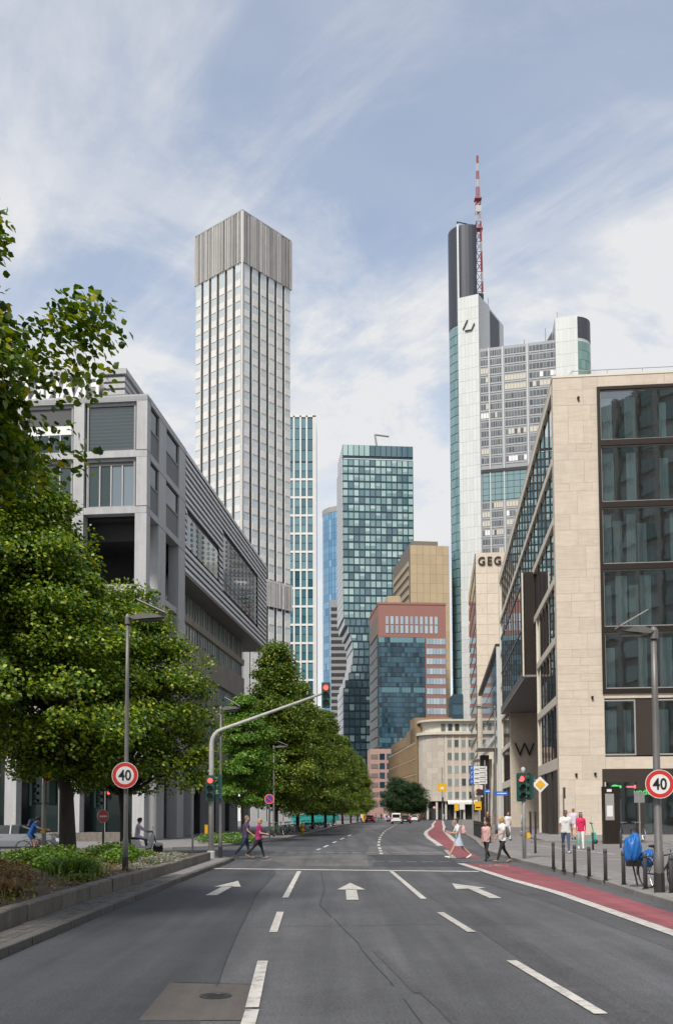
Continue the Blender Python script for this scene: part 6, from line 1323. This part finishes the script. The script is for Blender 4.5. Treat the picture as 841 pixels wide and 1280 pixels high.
p1 = person('man in purple-grey shirt and jeans stepping off the kerb beside a woman',(-3.75,40.3,0),facing(1,.05),1.74,(16,-20),(4,22),(-14,20),(18,30),4,dict(top='cloth_purple',legs='cloth_denim',shoes='cloth_tan'),('short','hair_grey'),1.28,headturn=-20)
p2 = person('blonde woman in magenta top and black trousers crossing with the man',(-3.2,40.2,0),facing(1,.05),1.64,(20,-28),(5,20),(-10,12),(45,70),4,dict(top='cloth_magenta',legs='cloth_black',shoes='cloth_tan'),('bob','hair_blond'),1.34,glasses=True)
p3 = person('young woman in white skirt striding across while looking at her phone',(4.9,39.7,0),facing(-1,-.15),1.68,(34,-32),(6,16),(18,24),(75,80),6,dict(top='cloth_white',legs='cloth_paleblue',shoes='shoe_white'),('bun','hair_brown'),.92,legs='short',skirt='cloth_paleblue')
backpack('pale pink backpack on the striding young woman',p3,(0,-.2,1.16),'cloth_blush',1.,1.0)
ph = thing('phone','dark phone held up by the striding young woman','phone',(4.37,39.6,1.16),facing(-1,-.15)); MB().box(-.04,.04,-.008,.008,-.07,.08).build('case','black',ph); MB().box(-.035,.035,-.011,-.008,-.06,.07).build('screen','lens_dark',ph)
p4 = person('girl in pale top and black trousers walking onto the crossing',(5.72,37.7,0),facing(-.55,-1),1.56,(22,-26),(8,26),(14,-16),(40,25),4,dict(top='cloth_blush',legs='cloth_black',shoes='shoe_dark'),('pony','hair_brown'),.86,sleeve='none')
backpack('small pink backpack on the girl in the pale top',p4,(0,-.19,1.08),'cloth_blush',1.,.85)
p5 = person('blonde woman in loose white shirt and black leggings at the kerb',(6.12,36.4,.0),facing(-.8,-.35),1.70,(24,-20),(6,18),(22,-6),(50,45),4,dict(top='cloth_white',legs='cloth_black',shoes='cloth_tan'),('pony','hair_blond'),1.08,sleeve='short')
backpack('dark backpack on the woman in the loose white shirt',p5,(0,-.2,1.15),'cloth_grey')
p6 = person('man in white tee and ripped jeans walking side by side with a woman in pink',(9.74,41.9,.12),facing(-.12,-1),1.80,(16,-16),(3,22),(-14,12),(14,16),2,dict(top='cloth_white',legs='cloth_denim',shoes='shoe_white'),('short','hair_black'),1.1,skin='skin_dark',glasses=True)
p7 = person('woman in bright pink top, white trousers and sunglasses',(11.45,46.2,.12),facing(-.15,-1),1.70,(14,-14),(3,18),(-12,10),(16,20),2,dict(top='cloth_pink',legs='cloth_white',shoes='shoe_white'),('long','hair_brown'),.98,sleeve='long',glasses=True)
p8 = person('man in white shirt and shorts seen from behind near the stone building',(14.0,58.2,.24),facing(.3,1),1.82,(14,-18),(3,18),(-10,14),(25,15),2,dict(top='cloth_lilac',legs='cloth_white',shoes='shoe_dark'),('short','hair_red'),1.05,legs='short')
p9 = person('person in pale blue jacket by the entrance recess',(16.7,88,.12),facing(-.4,1),1.75,(12,-14),(3,14),(-8,8),(12,20),3,dict(top='cloth_paleblue',legs='cloth_denim',shoes='shoe_white'),('short','hair_black'),1.0,sleeve='long'); backpack('black backpack on the person by the entrance recess',p9,(0,-.2,1.18),'cloth_black')
p10 = person('long-haired woman in black dress walking by the guard railing',(9.75,63.5,.12),facing(-.1,-1),1.74,(12,-12),(3,12),(8,-8),(20,20),2,dict(top='cloth_black',legs='cloth_black',shoes='shoe_dark'),('long','hair_red'),1.0,sleeve='none',skirt='cloth_black'); 
p11 = person('person in white blouse behind the blonde woman at the kerb',(10.6,61.0,.12),facing(.3,-1),1.72,(10,-10),(3,10),(6,-6),(16,16),2,dict(top='cloth_white',legs='cloth_white',shoes='shoe_dark'),('long','hair_brown'))
# cyclist and his bicycle, scooter rider
bicycle('city bicycle ridden across the side street by the man in blue',(-13.35,43.6,0),0,'car_black',None,0.,True)
cy = person('cyclist in blue jacket and shorts with a helmet',(-13.57,43.6,.03),facing(1,0),1.74,(62,35),(82,42),(58,58),(14,14),24,dict(top='cloth_blue',legs='cloth_navy',shoes='shoe_white'),('helmet','hair_black'),1.05,sleeve='short',legs='short',seat=True,ankle=10)
backpack('dark backpack on the cyclist in blue',cy,(0,-.02,1.42),'cloth_navy')
mr = person('scooter rider in white shirt, grey trousers and dark helmet',(-9.33,46.0,-.10),facing(1,-.05),1.74,(72,72),(62,62),(48,48),(22,22),8,dict(top='cloth_lilac',legs='cloth_grey',shoes='shoe_dark'),('helmet','hair_black'),1.05,sleeve='long',seat=True)
# far figures
PV[0] = .03
far = [('blue jacket far figure crossing beyond the van',15.2,205,facing(-1,0),'cloth_paleblue','cloth_white'),('white-shirted far figure at the end of the street',18.0,219,facing(1,0),'cloth_white','cloth_denim'),('dark-clothed far figure beside the travertine building',20.1,226,facing(-.4,-1),'cloth_black','cloth_black')]
protos = []
for lb,x,y,a,c1,c2 in far: protos.append(person(lb,(x,y,.05),a,1.74,(18,-18),(4,14),(-14,14),(14,14),3,dict(top=c1,legs=c2),('short','hair_brown'),group='far pedestrians'))
rng = random.Random(4)
for k,(x,y) in enumerate(((8.2,206),(8.9,209),(9.7,214),(10.3,211),(7.5,216),(11.0,226),(12.2,229),(16.0,228),(17.0,223),(5.3,190),(4.6,183),(22.5,238),(26,240))):
    o = copy_tree(protos[k%3]); o.location = (x,y,.1); o.rotation_euler = (0,0,rng.uniform(0,6.28)); s_ = rng.uniform(.94,1.05); o.scale = (s_,)*3
    o['label'] = 'tiny far pedestrian in the crowd beyond the row lindens' if x < 14 else 'tiny far pedestrian before the travertine colonnade'
